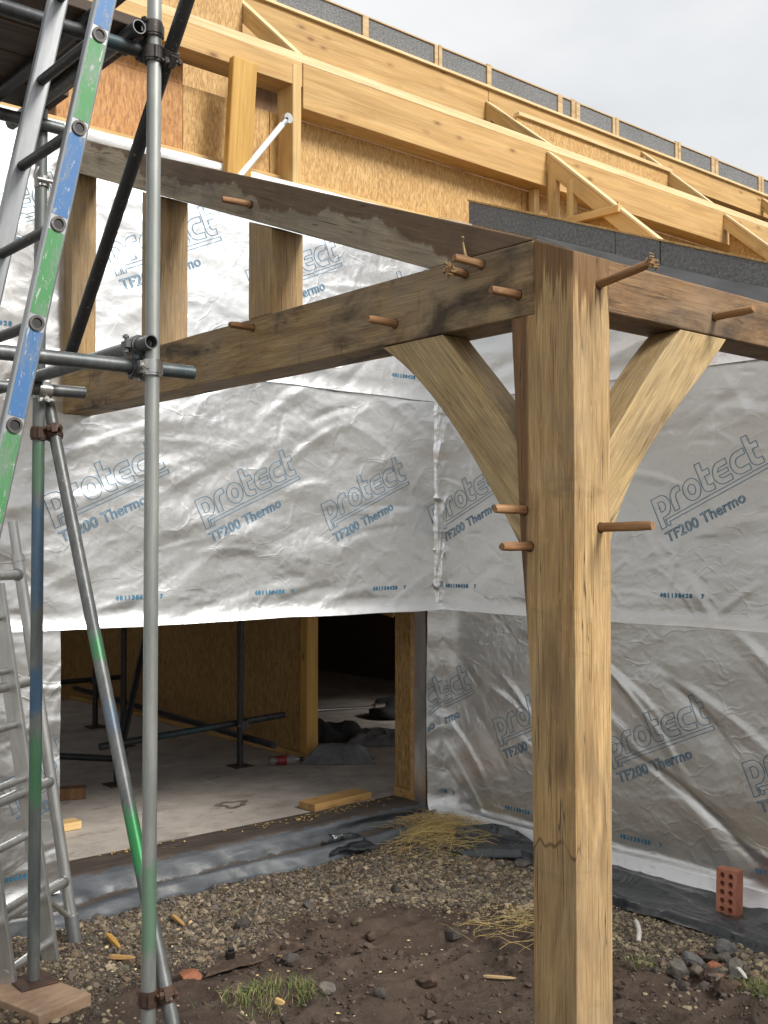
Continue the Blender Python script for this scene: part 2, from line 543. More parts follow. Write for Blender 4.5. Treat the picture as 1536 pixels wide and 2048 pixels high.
def tube_mat(name, base, dark, tint=None, metal=0.55, rough=0.45, tamt=0.5, bands=()):
    t = NT(name)
    c = t.coord('Object')
    n = t.noise(t.mapping(c, (30, 30, 4)), 1.0, 6, 0.7)
    n2 = t.noise(c, 5, 4, 0.6)
    col = t.ramp(n, [(0.3, dark), (0.65, base)])
    col = t.mix(t.ramp(n2, [(0.4, 0.0), (0.7, 0.5)]), col, dark)
    sp_ = t.noise(c, 85, 3, 0.6)
    col = t.mix(t.ramp(sp_, [(0.66, 0.0), (0.70, 0.45)]), col, (0.42, 0.41, 0.39))
    sc_r = t.noise(t.mapping(c, (60, 60, 5), (0.3, 0.2, 0)), 1.0, 4, 0.7)
    col = t.mix(t.ramp(sc_r, [(0.62, 0.0), (0.68, 0.4)]), col, dark)
    if tint:
        tm = t.noise(t.mapping(c, (2, 2, 1.1)), 1.5, 3)
        col = t.mix(t.ramp(tm, [(0.52, 0.0), (0.6, tamt)]), col, tint)
    for z0, z1, bc, am in bands:      # worn bands of owner's paint at given heights
        zc = t.sep(c)[2]
        e = t.math('SUBTRACT', (z1 - z0) / 2, t.math('ABSOLUTE', t.math('SUBTRACT', zc, (z0 + z1) / 2)))
        e = t.math('ADD', e, t.math('MULTIPLY', t.math('SUBTRACT', t.noise(t.mapping(c, (40, 40, 9)), 1.0, 5, 0.75), 0.5), 0.16))
        col = t.mix(t.math('MULTIPLY', t.math('MULTIPLY', e, 22.0, clamp=True), am), col, bc)
    t.set(col=col, metal=metal, rough=rough, nrm=t.bump(n, 0.15, 0.002))
tube_mat('galv', (0.40, 0.41, 0.39), (0.25, 0.26, 0.25), (0.2, 0.30, 0.24), 0.6, 0.5, 0.35)
tube_mat('galv_dark', (0.16, 0.17, 0.17), (0.075, 0.08, 0.085), (0.05, 0.085, 0.1), 0.5, 0.42)
GRN, BLU = (0.035, 0.26, 0.08), (0.04, 0.13, 0.25)
tube_mat('galv_p1', (0.40, 0.41, 0.39), (0.26, 0.275, 0.265), (0.2, 0.30, 0.24), 0.55, 0.5, 0.3, ((.40, .74, (.16, .34, .2), .7),))
tube_mat('galv_p2', (0.21, 0.23, 0.22), (0.11, 0.12, 0.12), (0.05, 0.085, 0.1), 0.5, 0.45, 0.3, ((.72, 1.04, GRN, .55), (1.08, 1.30, BLU, .7), (1.50, 1.95, BLU, .55), (1.96, 2.2, GRN, .35)))
tube_mat('galv_br', (0.20, 0.205, 0.20), (0.10, 0.105, 0.105), None, 0.5, 0.42, 0.3, ((.62, .86, GRN, .9), (1.32, 1.46, GRN, .6), (1.08, 1.22, BLU, .35)))
tube_mat('tube_black', (0.035, 0.036, 0.038), (0.016, 0.017, 0.018), None, 0.2, 0.4)
tube_mat('tube_inside', (0.06, 0.065, 0.07), (0.025, 0.027, 0.03), (0.03, 0.085, 0.11), 0.3, 0.5, 0.6)
tube_mat('coupler_metal', (0.13, 0.12, 0.115), (0.05, 0.045, 0.042), (0.11, 0.06, 0.035), 0.6, 0.5)
tube_mat('rusty', (0.13, 0.07, 0.045), (0.05, 0.035, 0.03), None, 0.4, 0.65)
tube_mat('alu', (0.62, 0.62, 0.60), (0.45, 0.45, 0.44), (0.34, 0.32, 0.29), 0.85, 0.38, 0.4)
tube_mat('alu_dull', (0.36, 0.37, 0.375), (0.24, 0.25, 0.26), None, 0.75, 0.45)
tube_mat('bright_steel', (0.55, 0.55, 0.53), (0.4, 0.4, 0.39), None, 0.9, 0.3)
t = NT('socket_black'); t.set(col=(0.012, 0.012, 0.013), rough=0.5)
t = NT('white_paint'); t.set(col=(0.78, 0.8, 0.8), rough=0.35)

def stripe_mat(name, col, worn):
    t = NT(name)
    c = t.coord('Object')
    n = t.noise(t.mapping(c, (14, 14, 4)), 2.0, 6, 0.75)
    s = t.noise(t.mapping(c, (60, 60, 9), (0, 0.2, 0)), 1.0, 4, 0.7)
    x = t.mix(t.ramp(n, [(0.50, 0.0), (0.57, 0.8)]), col, worn)
    ch = t.noise(t.mapping(c, (40, 40, 16)), 1.5, 5, 0.75)
    x = t.mix(t.ramp(ch, [(0.60, 0.0), (0.63, 0.85)]), x, (0.33, 0.34, 0.34))
    x = t.mix(t.ramp(s, [(0.63, 0.0), (0.67, 0.7)]), x, (0.55, 0.56, 0.52))
    t.set(col=x, rough=0.45, metal=0.1, nrm=t.bump(n, 0.2, 0.001))
stripe_mat('stripe_blue', (0.045, 0.14, 0.32), (0.12, 0.17, 0.25))
stripe_mat('stripe_green', (0.055, 0.22, 0.075), (0.14, 0.21, 0.15))

t = NT('eps')
c = t.coord('Object')
v = t.vor(c, 170, out='Distance')
n = t.noise(c, 60, 4, 0.7)
n2 = t.noise(c, 3, 4)
col = t.ramp(n, [(0.3, (0.13, 0.133, 0.137)), (0.7, (0.29, 0.295, 0.30))])
col = t.mix(0.4, col, t.ramp(n2, [(0.35, 0.75), (0.65, 1.1)]), 'MULTIPLY')
t.set(col=col, rough=0.7, spec=0.25, nrm=t.bump(t.math('ADD', v, n), 0.9, 0.006))
t = NT('grey_membrane')
c = t.coord('Object')
t.set(col=t.ramp(t.noise(c, 4, 4), [(0.3, (0.16, 0.17, 0.175)), (0.7, (0.22, 0.23, 0.235))]), rough=0.5, nrm=t.bump(t.noise(c, 12, 3), 0.2, 0.01))

t = NT('concrete')
c = t.coord('Object')
n = t.noise(c, 5, 7, 0.65)
n2 = t.noise(t.mapping(c, (5, 11, 1), (0, 0, 0.3)), 1.0, 5, 0.65, 0.6)
n3 = t.noise(c, 1.3, 4)
col = t.ramp(n, [(0.3, (0.31, 0.275, 0.245)), (0.65, (0.47, 0.425, 0.38))])
col = t.mix(t.ramp(n2, [(0.56, 0.0), (0.68, 0.6)]), col, (0.17, 0.145, 0.125))
col = t.mix(t.ramp(n3, [(0.5, 0.0), (0.7, 0.4)]), col, (0.26, 0.22, 0.19))
t.set(col=col, rough=0.75, nrm=t.bump(n, 0.25, 0.01))

t = NT('polythene')
c = t.coord('Object')
at_ = t.attr('dirt')
n = t.noise(c, 9, 6, 0.7)
n2 = t.noise(t.mapping(c, (2, 9, 9)), 2, 5, 0.6)
dm = t.math('ADD', t.sep(at_)[0], t.math('MULTIPLY', t.math('SUBTRACT', n, 0.5), 1.7))
m = t.ramp(dm, [(0.42, 0.0), (0.62, 0.9)])
col = t.mix(t.ramp(n2, [(0.4, 0.0), (0.65, 0.6)]), (0.055, 0.061, 0.069), (0.125, 0.137, 0.152))
col = t.mix(m, col, t.ramp(n2, [(0.3, (0.035, 0.026, 0.019)), (0.7, (0.085, 0.062, 0.045))]))
spk = t.noise(c, 60, 3, 0.6)
col = t.mix(t.ramp(spk, [(0.64, 0.0), (0.7, 0.6)]), col, (0.06, 0.045, 0.035))
t.set(col=col, rough=t.ramp(m, [(0.0, 0.42), (0.6, 0.78)]), spec=0.5, nrm=t.bump(t.math('ADD', n2, n), 0.25, 0.010))
t = NT('polythene_black')
c = t.coord('Object')
n = t.noise(c, 7, 6, 0.68, 0.4)
col = t.ramp(n, [(0.35, (0.014, 0.015, 0.017)), (0.55, (0.03, 0.034, 0.038)), (0.75, (0.065, 0.062, 0.057))])
spk = t.noise(c, 75, 3, 0.6)
col = t.mix(t.ramp(spk, [(0.66, 0.0), (0.7, 0.5)]), col, (0.16, 0.13, 0.1))
t.set(col=col, rough=t.ramp(n, [(0.3, 0.22), (0.7, 0.42)]), spec=0.6, nrm=t.bump(t.noise(c, 9, 4, 0.55, 0.5), 0.45, 0.03))

t = NT('soil')
c = t.coord('Object')
g = t.sep(t.attr('gravel'))[0]
n = t.noise(c, 6, 8, 0.7)
n2 = t.noise(c, 45, 5, 0.7)
n3 = t.noise(c, 1.6, 4, 0.6)
mud = t.ramp(n, [(0.3, (0.035, 0.025, 0.019)), (0.6, (0.085, 0.06, 0.046)), (0.8, (0.15, 0.112, 0.085))])
mud = t.mix(t.ramp(n3, [(0.45, 0.0), (0.7, 0.5)]), mud, (0.115, 0.075, 0.052))
vc = t.vor(c, 95, out='Color')
pv = t.sep(vc)[0]
pe = t.vor(c, 95, feature='DISTANCE_TO_EDGE')
peb = t.ramp(pv, [(0.0, (0.085, 0.064, 0.047)), (0.45, (0.17, 0.135, 0.1)), (0.85, (0.3, 0.25, 0.18)), (1.0, (0.4, 0.35, 0.27))])
peb = t.mix(t.ramp(pe, [(0.0, 0.85), (0.16, 0.0)]), peb, (0.05, 0.037, 0.028))
gm = t.ramp(t.math('ADD', g, t.math('MULTIPLY', t.math('SUBTRACT', n2, 0.5), 0.9)), [(0.4, 0.0), (0.6, 1.0)])
col = t.mix(gm, mud, peb)
far = t.ramp(t.noise(c, 0.35, 5), [(0.4, (0.27, 0.245, 0.20)), (0.6, (0.20, 0.185, 0.145))])
col = t.mix(t.sep(t.attr('gravel'))[1], col, far)
nm = t.noise(c, 15, 7, 0.72)
mudb = t.bump(t.math('ADD', n, nm), 0.9, 0.03)
hb = t.math('ADD', t.math('MULTIPLY', n2, 0.6), t.math('MULTIPLY', t.math('MULTIPLY', t.math('MINIMUM', pe, 0.25), 3.0), gm))
t.set(col=col, rough=0.8, spec=0.25, nrm=t.bump(hb, 0.8, 0.012, mudb))

t = NT('pebble')
c = t.coord('Object')
col = t.mix(0.5, t.attr('tint'), t.ramp(t.noise(c, 70, 4, 0.7), [(0.3, 0.5), (0.7, 1.15)]), 'MULTIPLY')
t.set(col=col, rough=0.8, spec=0.25, nrm=t.bump(t.noise(c, 120, 4, 0.7), 0.5, 0.004))
def stone_mat(name, a, b):
    t = NT(name)
    c = t.coord('Object', rnd=True)
    n = t.noise(c, 22, 6, 0.7)
    t.set(col=t.ramp(n, [(0.3, a), (0.7, b)]), rough=0.85, spec=0.2, nrm=t.bump(t.noise(c, 60, 5, 0.75), 0.8, 0.008))
stone_mat('stone_grey', (0.07, 0.062, 0.055), (0.2, 0.18, 0.155))
stone_mat('stone_dark', (0.035, 0.03, 0.028), (0.1, 0.085, 0.075))
stone_mat('stone_blue', (0.06, 0.06, 0.06), (0.19, 0.185, 0.178))
stone_mat('shell_white', (0.42, 0.4, 0.37), (0.62, 0.6, 0.56))
stone_mat('stone_red', (0.2, 0.075, 0.04), (0.36, 0.15, 0.085))
stone_mat('clod', (0.035, 0.023, 0.017), (0.11, 0.075, 0.055))
stone_mat('brick_clay', (0.40, 0.145, 0.085), (0.56, 0.25, 0.165))
stone_mat('brick_hole', (0.09, 0.03, 0.02), (0.14, 0.05, 0.03))
t = NT('straw')
c = t.coord('Object')
t.set(col=t.mix(t.noise(c, 40, 3), t.attr('tint'), (0.5, 0.36, 0.14)), rough=0.6, spec=0.3)
t = NT('grass')
t.set(col=t.attr('tint'), rough=0.55, spec=0.3)
t = NT('sawdust')
t.set(col=t.attr('tint'), rough=0.7)
t = NT('cloth_grey')
c = t.coord('Object')
t.set(col=t.ramp(t.noise(c, 12, 4), [(0.3, (0.09, 0.09, 0.095)), (0.7, (0.17, 0.17, 0.175))]), rough=0.85, nrm=t.bump(t.noise(c, 20, 4), 0.5, 0.02))
t = NT('cloth_black'); t.set(col=(0.02, 0.02, 0.022), rough=0.8)
t = NT('clear_plastic'); t.set(col=(0.6, 0.6, 0.62), rough=0.12, trans=0.85, ior=1.45)
t = NT('bottle_label'); t.set(col=(0.2, 0.02, 0.02), rough=0.4)
t = NT('board_wet')
c = t.coord('Object')
n = t.noise(t.mapping(c, (2, 30, 30)), 1.5, 5, 0.6)
t.set(col=t.ramp(n, [(0.3, (0.035, 0.023, 0.016)), (0.7, (0.10, 0.062, 0.04))]), rough=0.7, nrm=t.bump(n, 0.4, 0.006))
t = NT('ply_pad')
c = t.coord('Object')
n = t.noise(t.mapping(c, (6, 22, 10)), 1.5, 5, 0.7)
t.set(col=t.ramp(n, [(0.3, (0.21, 0.135, 0.085)), (0.65, (0.36, 0.245, 0.16))]), rough=0.8, nrm=t.bump(n, 0.3, 0.004))
t = NT('peg_hole'); t.set(col=(.05, .026, .012), rough=.8)
t = NT('stain')
c = t.coord('Object')
t.set(col=t.ramp(t.noise(c, 18, 5, .7), [(.35, (.10, .082, .07)), (.65, (.27, .235, .2))]), rough=.7)
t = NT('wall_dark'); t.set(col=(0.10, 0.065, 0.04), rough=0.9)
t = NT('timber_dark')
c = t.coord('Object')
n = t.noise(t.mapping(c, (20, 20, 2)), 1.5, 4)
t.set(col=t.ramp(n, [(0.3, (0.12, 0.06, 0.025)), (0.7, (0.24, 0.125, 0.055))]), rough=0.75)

M = MATS
D, W = 3.2, 2.57                 # planes of the two foil walls: y = D and x = W
SLAB = 0.12

# ------------------------------------------------------------------ ground
def gravel_mask(x, y):
    n = fbm(x * 2.2, y * 2.2, 2, 4) - 0.5
    a = sm(y, 1.95, 2.35)
    a = a * (1 - 0.75 * sm(x, 0.35, 0.6) * (1 - sm(y, 2.2, 2.6)))
    b = sm(x, 1.5, 1.85) * (1 - sm(y, 3.1, 3.3))
    c = sm(x + y, 3.3, 3.7)
    m = np.maximum(np.maximum(a, b), c) + 1.1 * n * 1.0
    return np.clip(m, 0, 1)
def ground_z(x, y):
    z = 0.05 * (fbm(x * 0.9, y * 0.9, 1, 3) - 0.5) + 0.035 * (fbm(x * 4, y * 4, 3, 4) - 0.5)
    g = gravel_mask(x, y)
    z = z + (1 - g) * 0.045 * (ridge(x * 5 + 2 * vn(x * 2, y * 2, 5), y * 7, 4) ** 2 - 0.3) + (1 - g) * 0.020 * (fbm(x * 12, y * 22, 6, 3) - 0.5)
    z = z + 0.012 * g
    z = z + 0.05 * np.exp(-(((x - 2.2) / 0.35) ** 2 + ((y - 2.75) / 0.4) ** 2))
    z = z - 0.05 * np.exp(-(((x - 0.9) / 0.5) ** 2 + ((y - 1.2) / 0.45) ** 2))
    inside = np.maximum(sm(y, 3.05, 3.25), sm(x, 2.45, 2.6))
    z = z * (1 - inside) - 0.16 * inside
    near = np.exp(-((np.maximum(np.abs(x) - 4, 0) + np.maximum(np.abs(y) - 5, 0)) / 2.0))
    return z * near
def axis(lo, hi, step, far):
    fine = np.arange(lo, hi, step)
    g = [lo]; d = step
    while g[-1] > -far:
        d *= 1.35; g.append(g[-1] - d)
    left = np.array(g[1:][::-1])
    g = [fine[-1]]; d = step
    while g[-1] < far:
        d *= 1.35; g.append(g[-1] + d)
    return np.concatenate([left, fine, np.array(g[1:])])
gx = axis(-1.5, 2.7, 0.0105, 600)
gy = axis(-0.4, 3.4, 0.0105, 600)
GX, GY = np.meshgrid(gx, gy)
GZ = ground_z(GX, GY)
ground = raw('ground', np.stack([GX, GY, GZ], -1).reshape(-1, 3), grid_faces(len(gx), len(gy)), M['soil'], kind='structure')
gm = gravel_mask(GX, GY).ravel()
farm = sm(np.hypot(GX - 1.0, GY - 1.5), 3.4, 5.0).ravel()
vcol(ground, 'gravel', np.stack([gm, farm, gm * 0], -1))

# ------------------------------------------------------------------ concrete floor and the dark room behind the doorway
def struct(name, mb, mat, **k):
    o = mb.build(name, mat, **k)
    o['kind'] = 'structure'
    return o
struct('concrete_floor', MB().box(-3.2, 6.5, 3.30, 10.2, -0.2, SLAB), M['concrete'], bevel=0.01)
struct('ceiling', MB().box(-3.2, 6.5, 3.33, 7.6, 2.75, 2.8).box(2.72, 6.5, 7.6, 10.2, 2.75, 2.8).box(-3.2, 2.72, 8.4, 10.2, 2.75, 2.8), M['wall_dark'])  # gap in the unseen ceiling, added to let daylight onto partition and floor
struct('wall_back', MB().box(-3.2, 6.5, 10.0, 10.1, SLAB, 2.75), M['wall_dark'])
struct('wall_left', MB().box(-3.2, -3.1, 3.33, 4.4, SLAB, 2.75).box(-3.2, -3.1, 7.4, 10.0, SLAB, 2.75).box(-3.2, -3.1, 4.4, 7.4, 2.35, 2.75), M['wall_dark'])  # door-sized gap out of view, added so side light reaches the partition
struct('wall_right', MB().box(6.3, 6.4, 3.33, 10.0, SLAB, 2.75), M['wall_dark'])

# ------------------------------------------------------------------ foil covered walls
def make_creases(seed, n, ur, vr, ang, ln, wd, am):
    r_ = np.random.default_rng(seed)
    out = []
    for _ in range(n):
        a = rad(ang[r_.integers(len(ang))] + r_.normal(0, 11))
        out.append((r_.uniform(*ur), r_.uniform(*vr), math.cos(a), math.sin(a), r_.uniform(*ln), r_.uniform(*wd), r_.uniform(.35, 1.0), r_.uniform(*am) * (1 if r_.random() < .75 else -1)))
    return out
CREASES = {
    'Llow': make_creases(1, 70, (-1.0, 2.6), (.1, 1.4), (-35, 10, 60), (.06, .25), (.012, .03), (.002, .006)),
    'Lmid': make_creases(2, 70, (-1.0, 2.6), (1.35, 2.7), (8, 14, 22, -12, 40), (.15, .60), (.025, .075), (.004, .012)) + make_creases(22, 190, (-1.0, 2.6), (1.4, 2.7), (0, 25, 50, -35, 80, 110), (.03, .12), (.011, .024), (.0015, .0045)),
    'Ltop': make_creases(3, 40, (-1.0, 2.6), (2.7, 3.8), (5, 25, -20), (.12, .5), (.025, .07), (.003, .009)) + make_creases(23, 150, (-1.0, 2.6), (2.7, 3.8), (0, 40, -40, 90), (.03, .12), (.011, .024), (.0015, .004)),
    # on the x wall the picture's right is -y: a fold running right and down has a positive slope in (u, v)
    'Rlow': make_creases(4, 26, (.2, 3.1), (.15, 1.2), (34, 38, 44), (.18, .55), (.022, .055), (.007, .017)) + make_creases(24, 60, (.0, 3.1), (.15, 1.4), (30, -8, 70), (.03, .12), (.011, .02), (.001, .003)),
    'Rmid': make_creases(5, 46, (.0, 3.1), (1.4, 2.7), (-10, -25, 20, 75, 95), (.10, .40), (.02, .06), (.003, .010)) + make_creases(25, 150, (.0, 3.1), (1.4, 2.7), (0, 40, -40, 90), (.03, .12), (.011, .022), (.0015, .0045)),
    'Rtop': make_creases(6, 20, (.0, 3.1), (2.7, 3.6), (0, 30), (.12, .4), (.03, .06), (.003, .008)),
}
AMP = {'Lmid': .42, 'Ltop': .5, 'Rmid': .62, 'Llow': .6, 'Rlow': .40}
def foil_h(u, v, style, v0, flare):
    """outward bulge of the membrane, u along the wall and v up: slack waves, straight pinched folds and small creases"""
    u = np.asarray(u, float); v = np.asarray(v, float)
    U = u + {'L': 0.0, 'R': 31.3}[style[0]]
    h = 0.022 * (fbm(U * 1.1, v * 1.6, 1, 3) - 0.5)
    sk = {'Rlow': 0.35, 'Rmid': 0.6, 'Lmid': 0.85}.get(style, 0.7)
    h = h + 0.022 * sk * (fbm(U * 0.8 + v * .5, v * 4.4 + U * 0.9, 2, 2) - 0.5) + 0.006 * sk * (fbm(U * 4 + v * 2, v * 9 + U * 1.5, 5, 2) - 0.5)
    shp = u.shape
    uf, vf, hf = u.ravel(), v.ravel(), h.ravel().copy()
    for cu, cv, ca, sa, L, w, asym, am in CREASES[style]:
        m = np.nonzero((np.abs(uf - cu) < L * 1.3 + w) & (np.abs(vf - cv) < L * 1.3 + w))[0]
        if len(m) == 0:
            continue
        du, dv = uf[m] - cu, vf[m] - cv
        a = du * ca + dv * sa
        b = -du * sa + dv * ca + .10 * a * a / L
        t_ = np.clip(1 - np.where(b > 0, b / w, -b / (w * (.4 + 1.6 * asym))), 0, 1)
        hf[m] += AMP.get(style, 1) * am * t_ ** 1.05 * np.exp(-(a / L) ** 4 * 1.2)
    h = hf.reshape(shp)
    h = np.maximum(h + 0.012, 0.002)
    e = np.clip((v - v0) / 0.10, 0, 1)
    return h * (0.35 + 0.65 * e) + flare * (1 - e) ** 2 * (0.75 + 0.5 * vn(U * 3.3, v * 0 + 1, 5))

class Sheet:
    def __init__(self, name, parent, style, plane, u0, u1, v0, v1, flare=0.02, off=0.0, step=0.0095, clip=None):
        self.style, self.plane, self.flare, self.off = style, plane, flare, off
        self.v0 = v0; self.u0 = u0; self.u1 = u1; self.v1 = v1
        nu = max(2, int((u1 - u0) / step)); n1 = v1(0.5 * (u0 + u1)) if callable(v1) else v1
        nv = max(2, int((n1 - v0) / step))
        u = np.linspace(u0, u1, nu); s = np.linspace(0, 1, nv)
        Ug, Sg = np.meshgrid(u, s)
        lo = v0 + 0.016 * (fbm(Ug * 1.6, Ug * 0, 4, 3) - 0.5)
        hi = v1(Ug) if callable(v1) else v1 + 0 * Ug
        Vg = lo + (hi - lo) * Sg
        P = self.pos(Ug, Vg)
        self.o = raw(name, P.reshape(-1, 3), grid_faces(nu, nv), M['foil'], parent)
    def pos(self, u, v, lift=0.0):
        h = foil_h(u, v, self.style, self.v0, self.flare) + self.off + lift
        if self.plane == 'y':
            return np.stack([u, D - h, v], -1)
        return np.stack([W - h, u, v], -1)

# outlines of the printed logo, p r o t E c t, x-height 1
def arc(cx, cy, rx, ry, a0, a1, n=7):
    return [(cx + rx * math.cos(rad(a0 + (a1 - a0) * k / n)), cy + ry * math.sin(rad(a0 + (a1 - a0) * k / n))) for k in range(n + 1)]
S_ = 0.27
G_p = [[(0, -.45), (0, 1)] + arc(.45, .5, .42, .5, 90, -90) + [(S_, 0), (S_, -.45)],
       [(S_, S_), (S_, 1 - S_)] + arc(.42, .5, .18, .23, 90, -90)]
G_r = [[(0, 0)] + arc(.42, .58, .42, .42, 180, 90) + [(.62, 1), (.62, .73)] + arc(.45, .5, .18, .23, 90, 180) + [(S_, 0)]]
G_o = [arc(.44, .5, .44, .5, 0, 350, 22), arc(.44, .5, .18, .24, 0, 345, 16)]
G_t = [[(0, .3), (0, 1.42), (S_, 1.42), (S_, 1), (.56, 1), (.56, .73), (S_, .73)] + arc(.42, .42, .15, .15, 180, 270) + [(.56, .27), (.56, 0)] + arc(.34, .34, .34, .34, 270, 180)]
G_e = [[(.82, 1)] + arc(.44, .5, .44, .5, 90, 270, 12) + [(.82, 0), (.82, .26)] + arc(.46, .42, .18, .16, 270, 180) + [(.76, .42), (.76, .60), (.28, .60)] + arc(.46, .58, .18, .16, 180, 90) + [(.82, .74)]]
G_c = [[(.82, 1)] + arc(.44, .5, .44, .5, 90, 270, 12) + [(.82, 0), (.82, .26)] + arc(.46, .5, .2, .24, 270, 90, 10) + [(.82, .74)]]
logo = []
cx = 0.0
for g, w in ((G_p, .87), (G_r, .64), (G_o, .88), (G_t, .57), (G_e, .83), (G_c, .83), (G_t, .57)):
    for loop in g:
        logo.append([(cx + x, y) for x, y in loop])
    cx += w + 0.075
logo.append([(.36, -.45), (.36, -.13), (cx, -.13), (cx, -.30), (.52, -.30), (.52, -.45)])
LU = 0.684 / cx
logo = [[(x * LU, (y + .45) * 0.115) for x, y in lp] for lp in logo]

def text_edges(body, size, spacing=1.0):
    cu = bpy.data.curves.new('lettering', 'FONT')
    cu.body = body
    cu.size = size
    cu.space_character = spacing
    cu.fill_mode = 'NONE'
    cu.resolution_u = 3
    ob = bpy.data.objects.new('lettering', cu)
    COL.objects.link(ob)
    bpy.context.view_layer.update()
    dg = bpy.context.evaluated_depsgraph_get()
    me = ob.evaluated_get(dg).to_mesh()
    co = [tuple(v.co[:2]) for v in me.vertices]
    ed = [(co[e.vertices[0]], co[e.vertices[1]]) for e in me.edges]
    ob.evaluated_get(dg).to_mesh_clear()
    bpy.data.objects.remove(ob)
    bpy.data.curves.remove(cu)
    return ed
def loops_to_edges(loops):
    out = []
    for lp in loops:
        for i in range(len(lp)):
            out.append((lp[i], lp[(i + 1) % len(lp)]))
    return out
E_logo = loops_to_edges(logo)
E_text = text_edges('TF200 Thermo', 0.078, 1.03)
tw = max(max(a[0], b[0]) for a, b in E_text)
E_text = [((a[0] * 0.5 / tw, a[1]), (b[0] * 0.5 / tw, b[1])) for a, b in E_text]
E_logo += [((a[0] + 0.005, a[1] - 0.078), (b[0] + 0.005, b[1] - 0.078)) for a, b in E_text]
E_code = text_edges('401130428   7', 0.03, 1.5)

def ribbon(sheet, edges, ou, ov, ang, width, name, mat, lim):
    """lay the printed line work on the membrane; reading direction is +x on the y wall and -y on the x wall"""
    s = 1 if sheet.plane == 'y' else -1
    ca, sa = math.cos(ang), math.sin(ang)
    vs, fs = [], []
    for a, b in edges:
        L = math.hypot(b[0] - a[0], b[1] - a[1])
        if L < 1e-6:
            continue
        n = max(1, int(L / 0.012))
        dx, dy = (b[0] - a[0]) / L, (b[1] - a[1]) / L
        nx, ny = -dy * width / 2, dx * width / 2
        ex, ey = dx * width * 0.4, dy * width * 0.4
        pts = []
        for k in range(n + 1):
            f = k / n
            px = a[0] + (b[0] - a[0]) * f + (-ex if k == 0 else ex if k == n else 0)
            py = a[1] + (b[1] - a[1]) * f + (-ey if k == 0 else ey if k == n else 0)
            pts.append((px, py))
        for k in range(n):
            quad = [(pts[k][0] + nx, pts[k][1] + ny), (pts[k][0] - nx, pts[k][1] - ny), (pts[k + 1][0] - nx, pts[k + 1][1] - ny), (pts[k + 1][0] + nx, pts[k + 1][1] + ny)]
            q = [(ou + s * (x * ca - y * sa), ov + x * sa + y * ca) for x, y in quad]
            if min(p[0] for p in q) < lim[0] or max(p[0] for p in q) > lim[1] or min(p[1] for p in q) < lim[2] or max(p[1] for p in q) > lim[3]:
                continue
            b0 = len(vs)
            vs += q
            fs.append((b0, b0 + 1, b0 + 2, b0 + 3))
    if not fs:
        return
    q = np.array(vs)
    P = sheet.pos(q[:, 0], q[:, 1], 0.0022)
    raw(name, P, fs, mat, sheet.o, smooth=False)

ANG = rad(24)
def logos(sheet, us, z, lim=None):
    lim = lim or (sheet.u0 + .01, sheet.u1 - .01, sheet.v0 + .03, 9)
    for u in us:
        ribbon(sheet, E_logo, u, z, ANG, 0.0035, 'printed_logo', M['print_ink'], lim)
def codes(sheet, us, z, lim=None):
    lim = lim or (sheet.u0 + .01, sheet.u1 - .01, sheet.v0 + .02, 9)
    for u in us:
        ribbon(sheet, E_code, u, z, rad(0.5), 0.004, 'printed_code', M['print_code'], lim)

wallL = thing('foil_wall', 'silver foil membrane wall above and beside the open doorway', 'wall', (1.0, D, 0))
MB().box(-3.2, 0.0, D + .012, D + .13, SLAB, 2.75).build('sheathing_panel', M['osb_inside'], wallL)
MB().box(-3.2, 2.9, D + .035, D + .13, 2.75, 3.8).build('sheathing_panel', M['osb_inside'], wallL)
MB().box(0.0, 2.435, D + .035, D + .13, 1.42, 2.75).build('sheathing_panel', M['osb_inside'], wallL)
MB().box(2.44, 2.9, D + .012, D + .10, SLAB, 2.75).build('sheathing_panel', M['osb_inside'], wallL)
L1 = Sheet('membrane_course', wallL, 'Llow', 'y', -2.9, 0.006, 0.09, 1.42, 0.03)
Lp = Sheet('membrane_course', wallL, 'Llow', 'y', 2.42, W - .002, 0.10, 1.42, 0.03)
L2 = Sheet('membrane_course', wallL, 'Lmid', 'y', -2.9, W, 1.35, 2.74, 0.035, off=0.006)
L3 = Sheet('membrane_course', wallL, 'Ltop', 'y', -2.9, W, 2.67, 3.825, 0.018, off=0.012)
logos(L2, (-0.87, -0.03, 0.81, 1.65, 2.49), 1.843)
logos(L3, (-0.564, 0.276, 1.116, 1.956), 3.12)
logos(L1, (-1.06, -0.22), 0.50)
logos(Lp, (2.0,), 0.47)
codes(L2, (-0.55, 0.29, 1.13, 1.97), 1.485)
codes(L3, (-0.45, 0.39, 1.23, 2.12), 2.795)
codes(L1, (-0.92, -0.10 - .25), 0.19)
# folded white top edge of the membrane along the wall head
u = np.linspace(-2.9, 2.56, 420)
prof = [(-0.020, 3.775), (-0.034, 3.80), (-0.030, 3.828), (-0.004, 3.842), (0.05, 3.838)]
vs = []
for k, (dy, z) in enumerate(prof):
    nse = 0.018 * (fbm(u * 5, u * 0 + k * 0.4, 3, 3) - 0.5)
    vs.append(np.stack([u, D - 0.006 + dy + nse * 0.7, z + nse * 0.9], -1))
raw('folded_top_edge', np.concatenate(vs), grid_faces(len(u), len(prof)), M['foil_edge'], wallL)
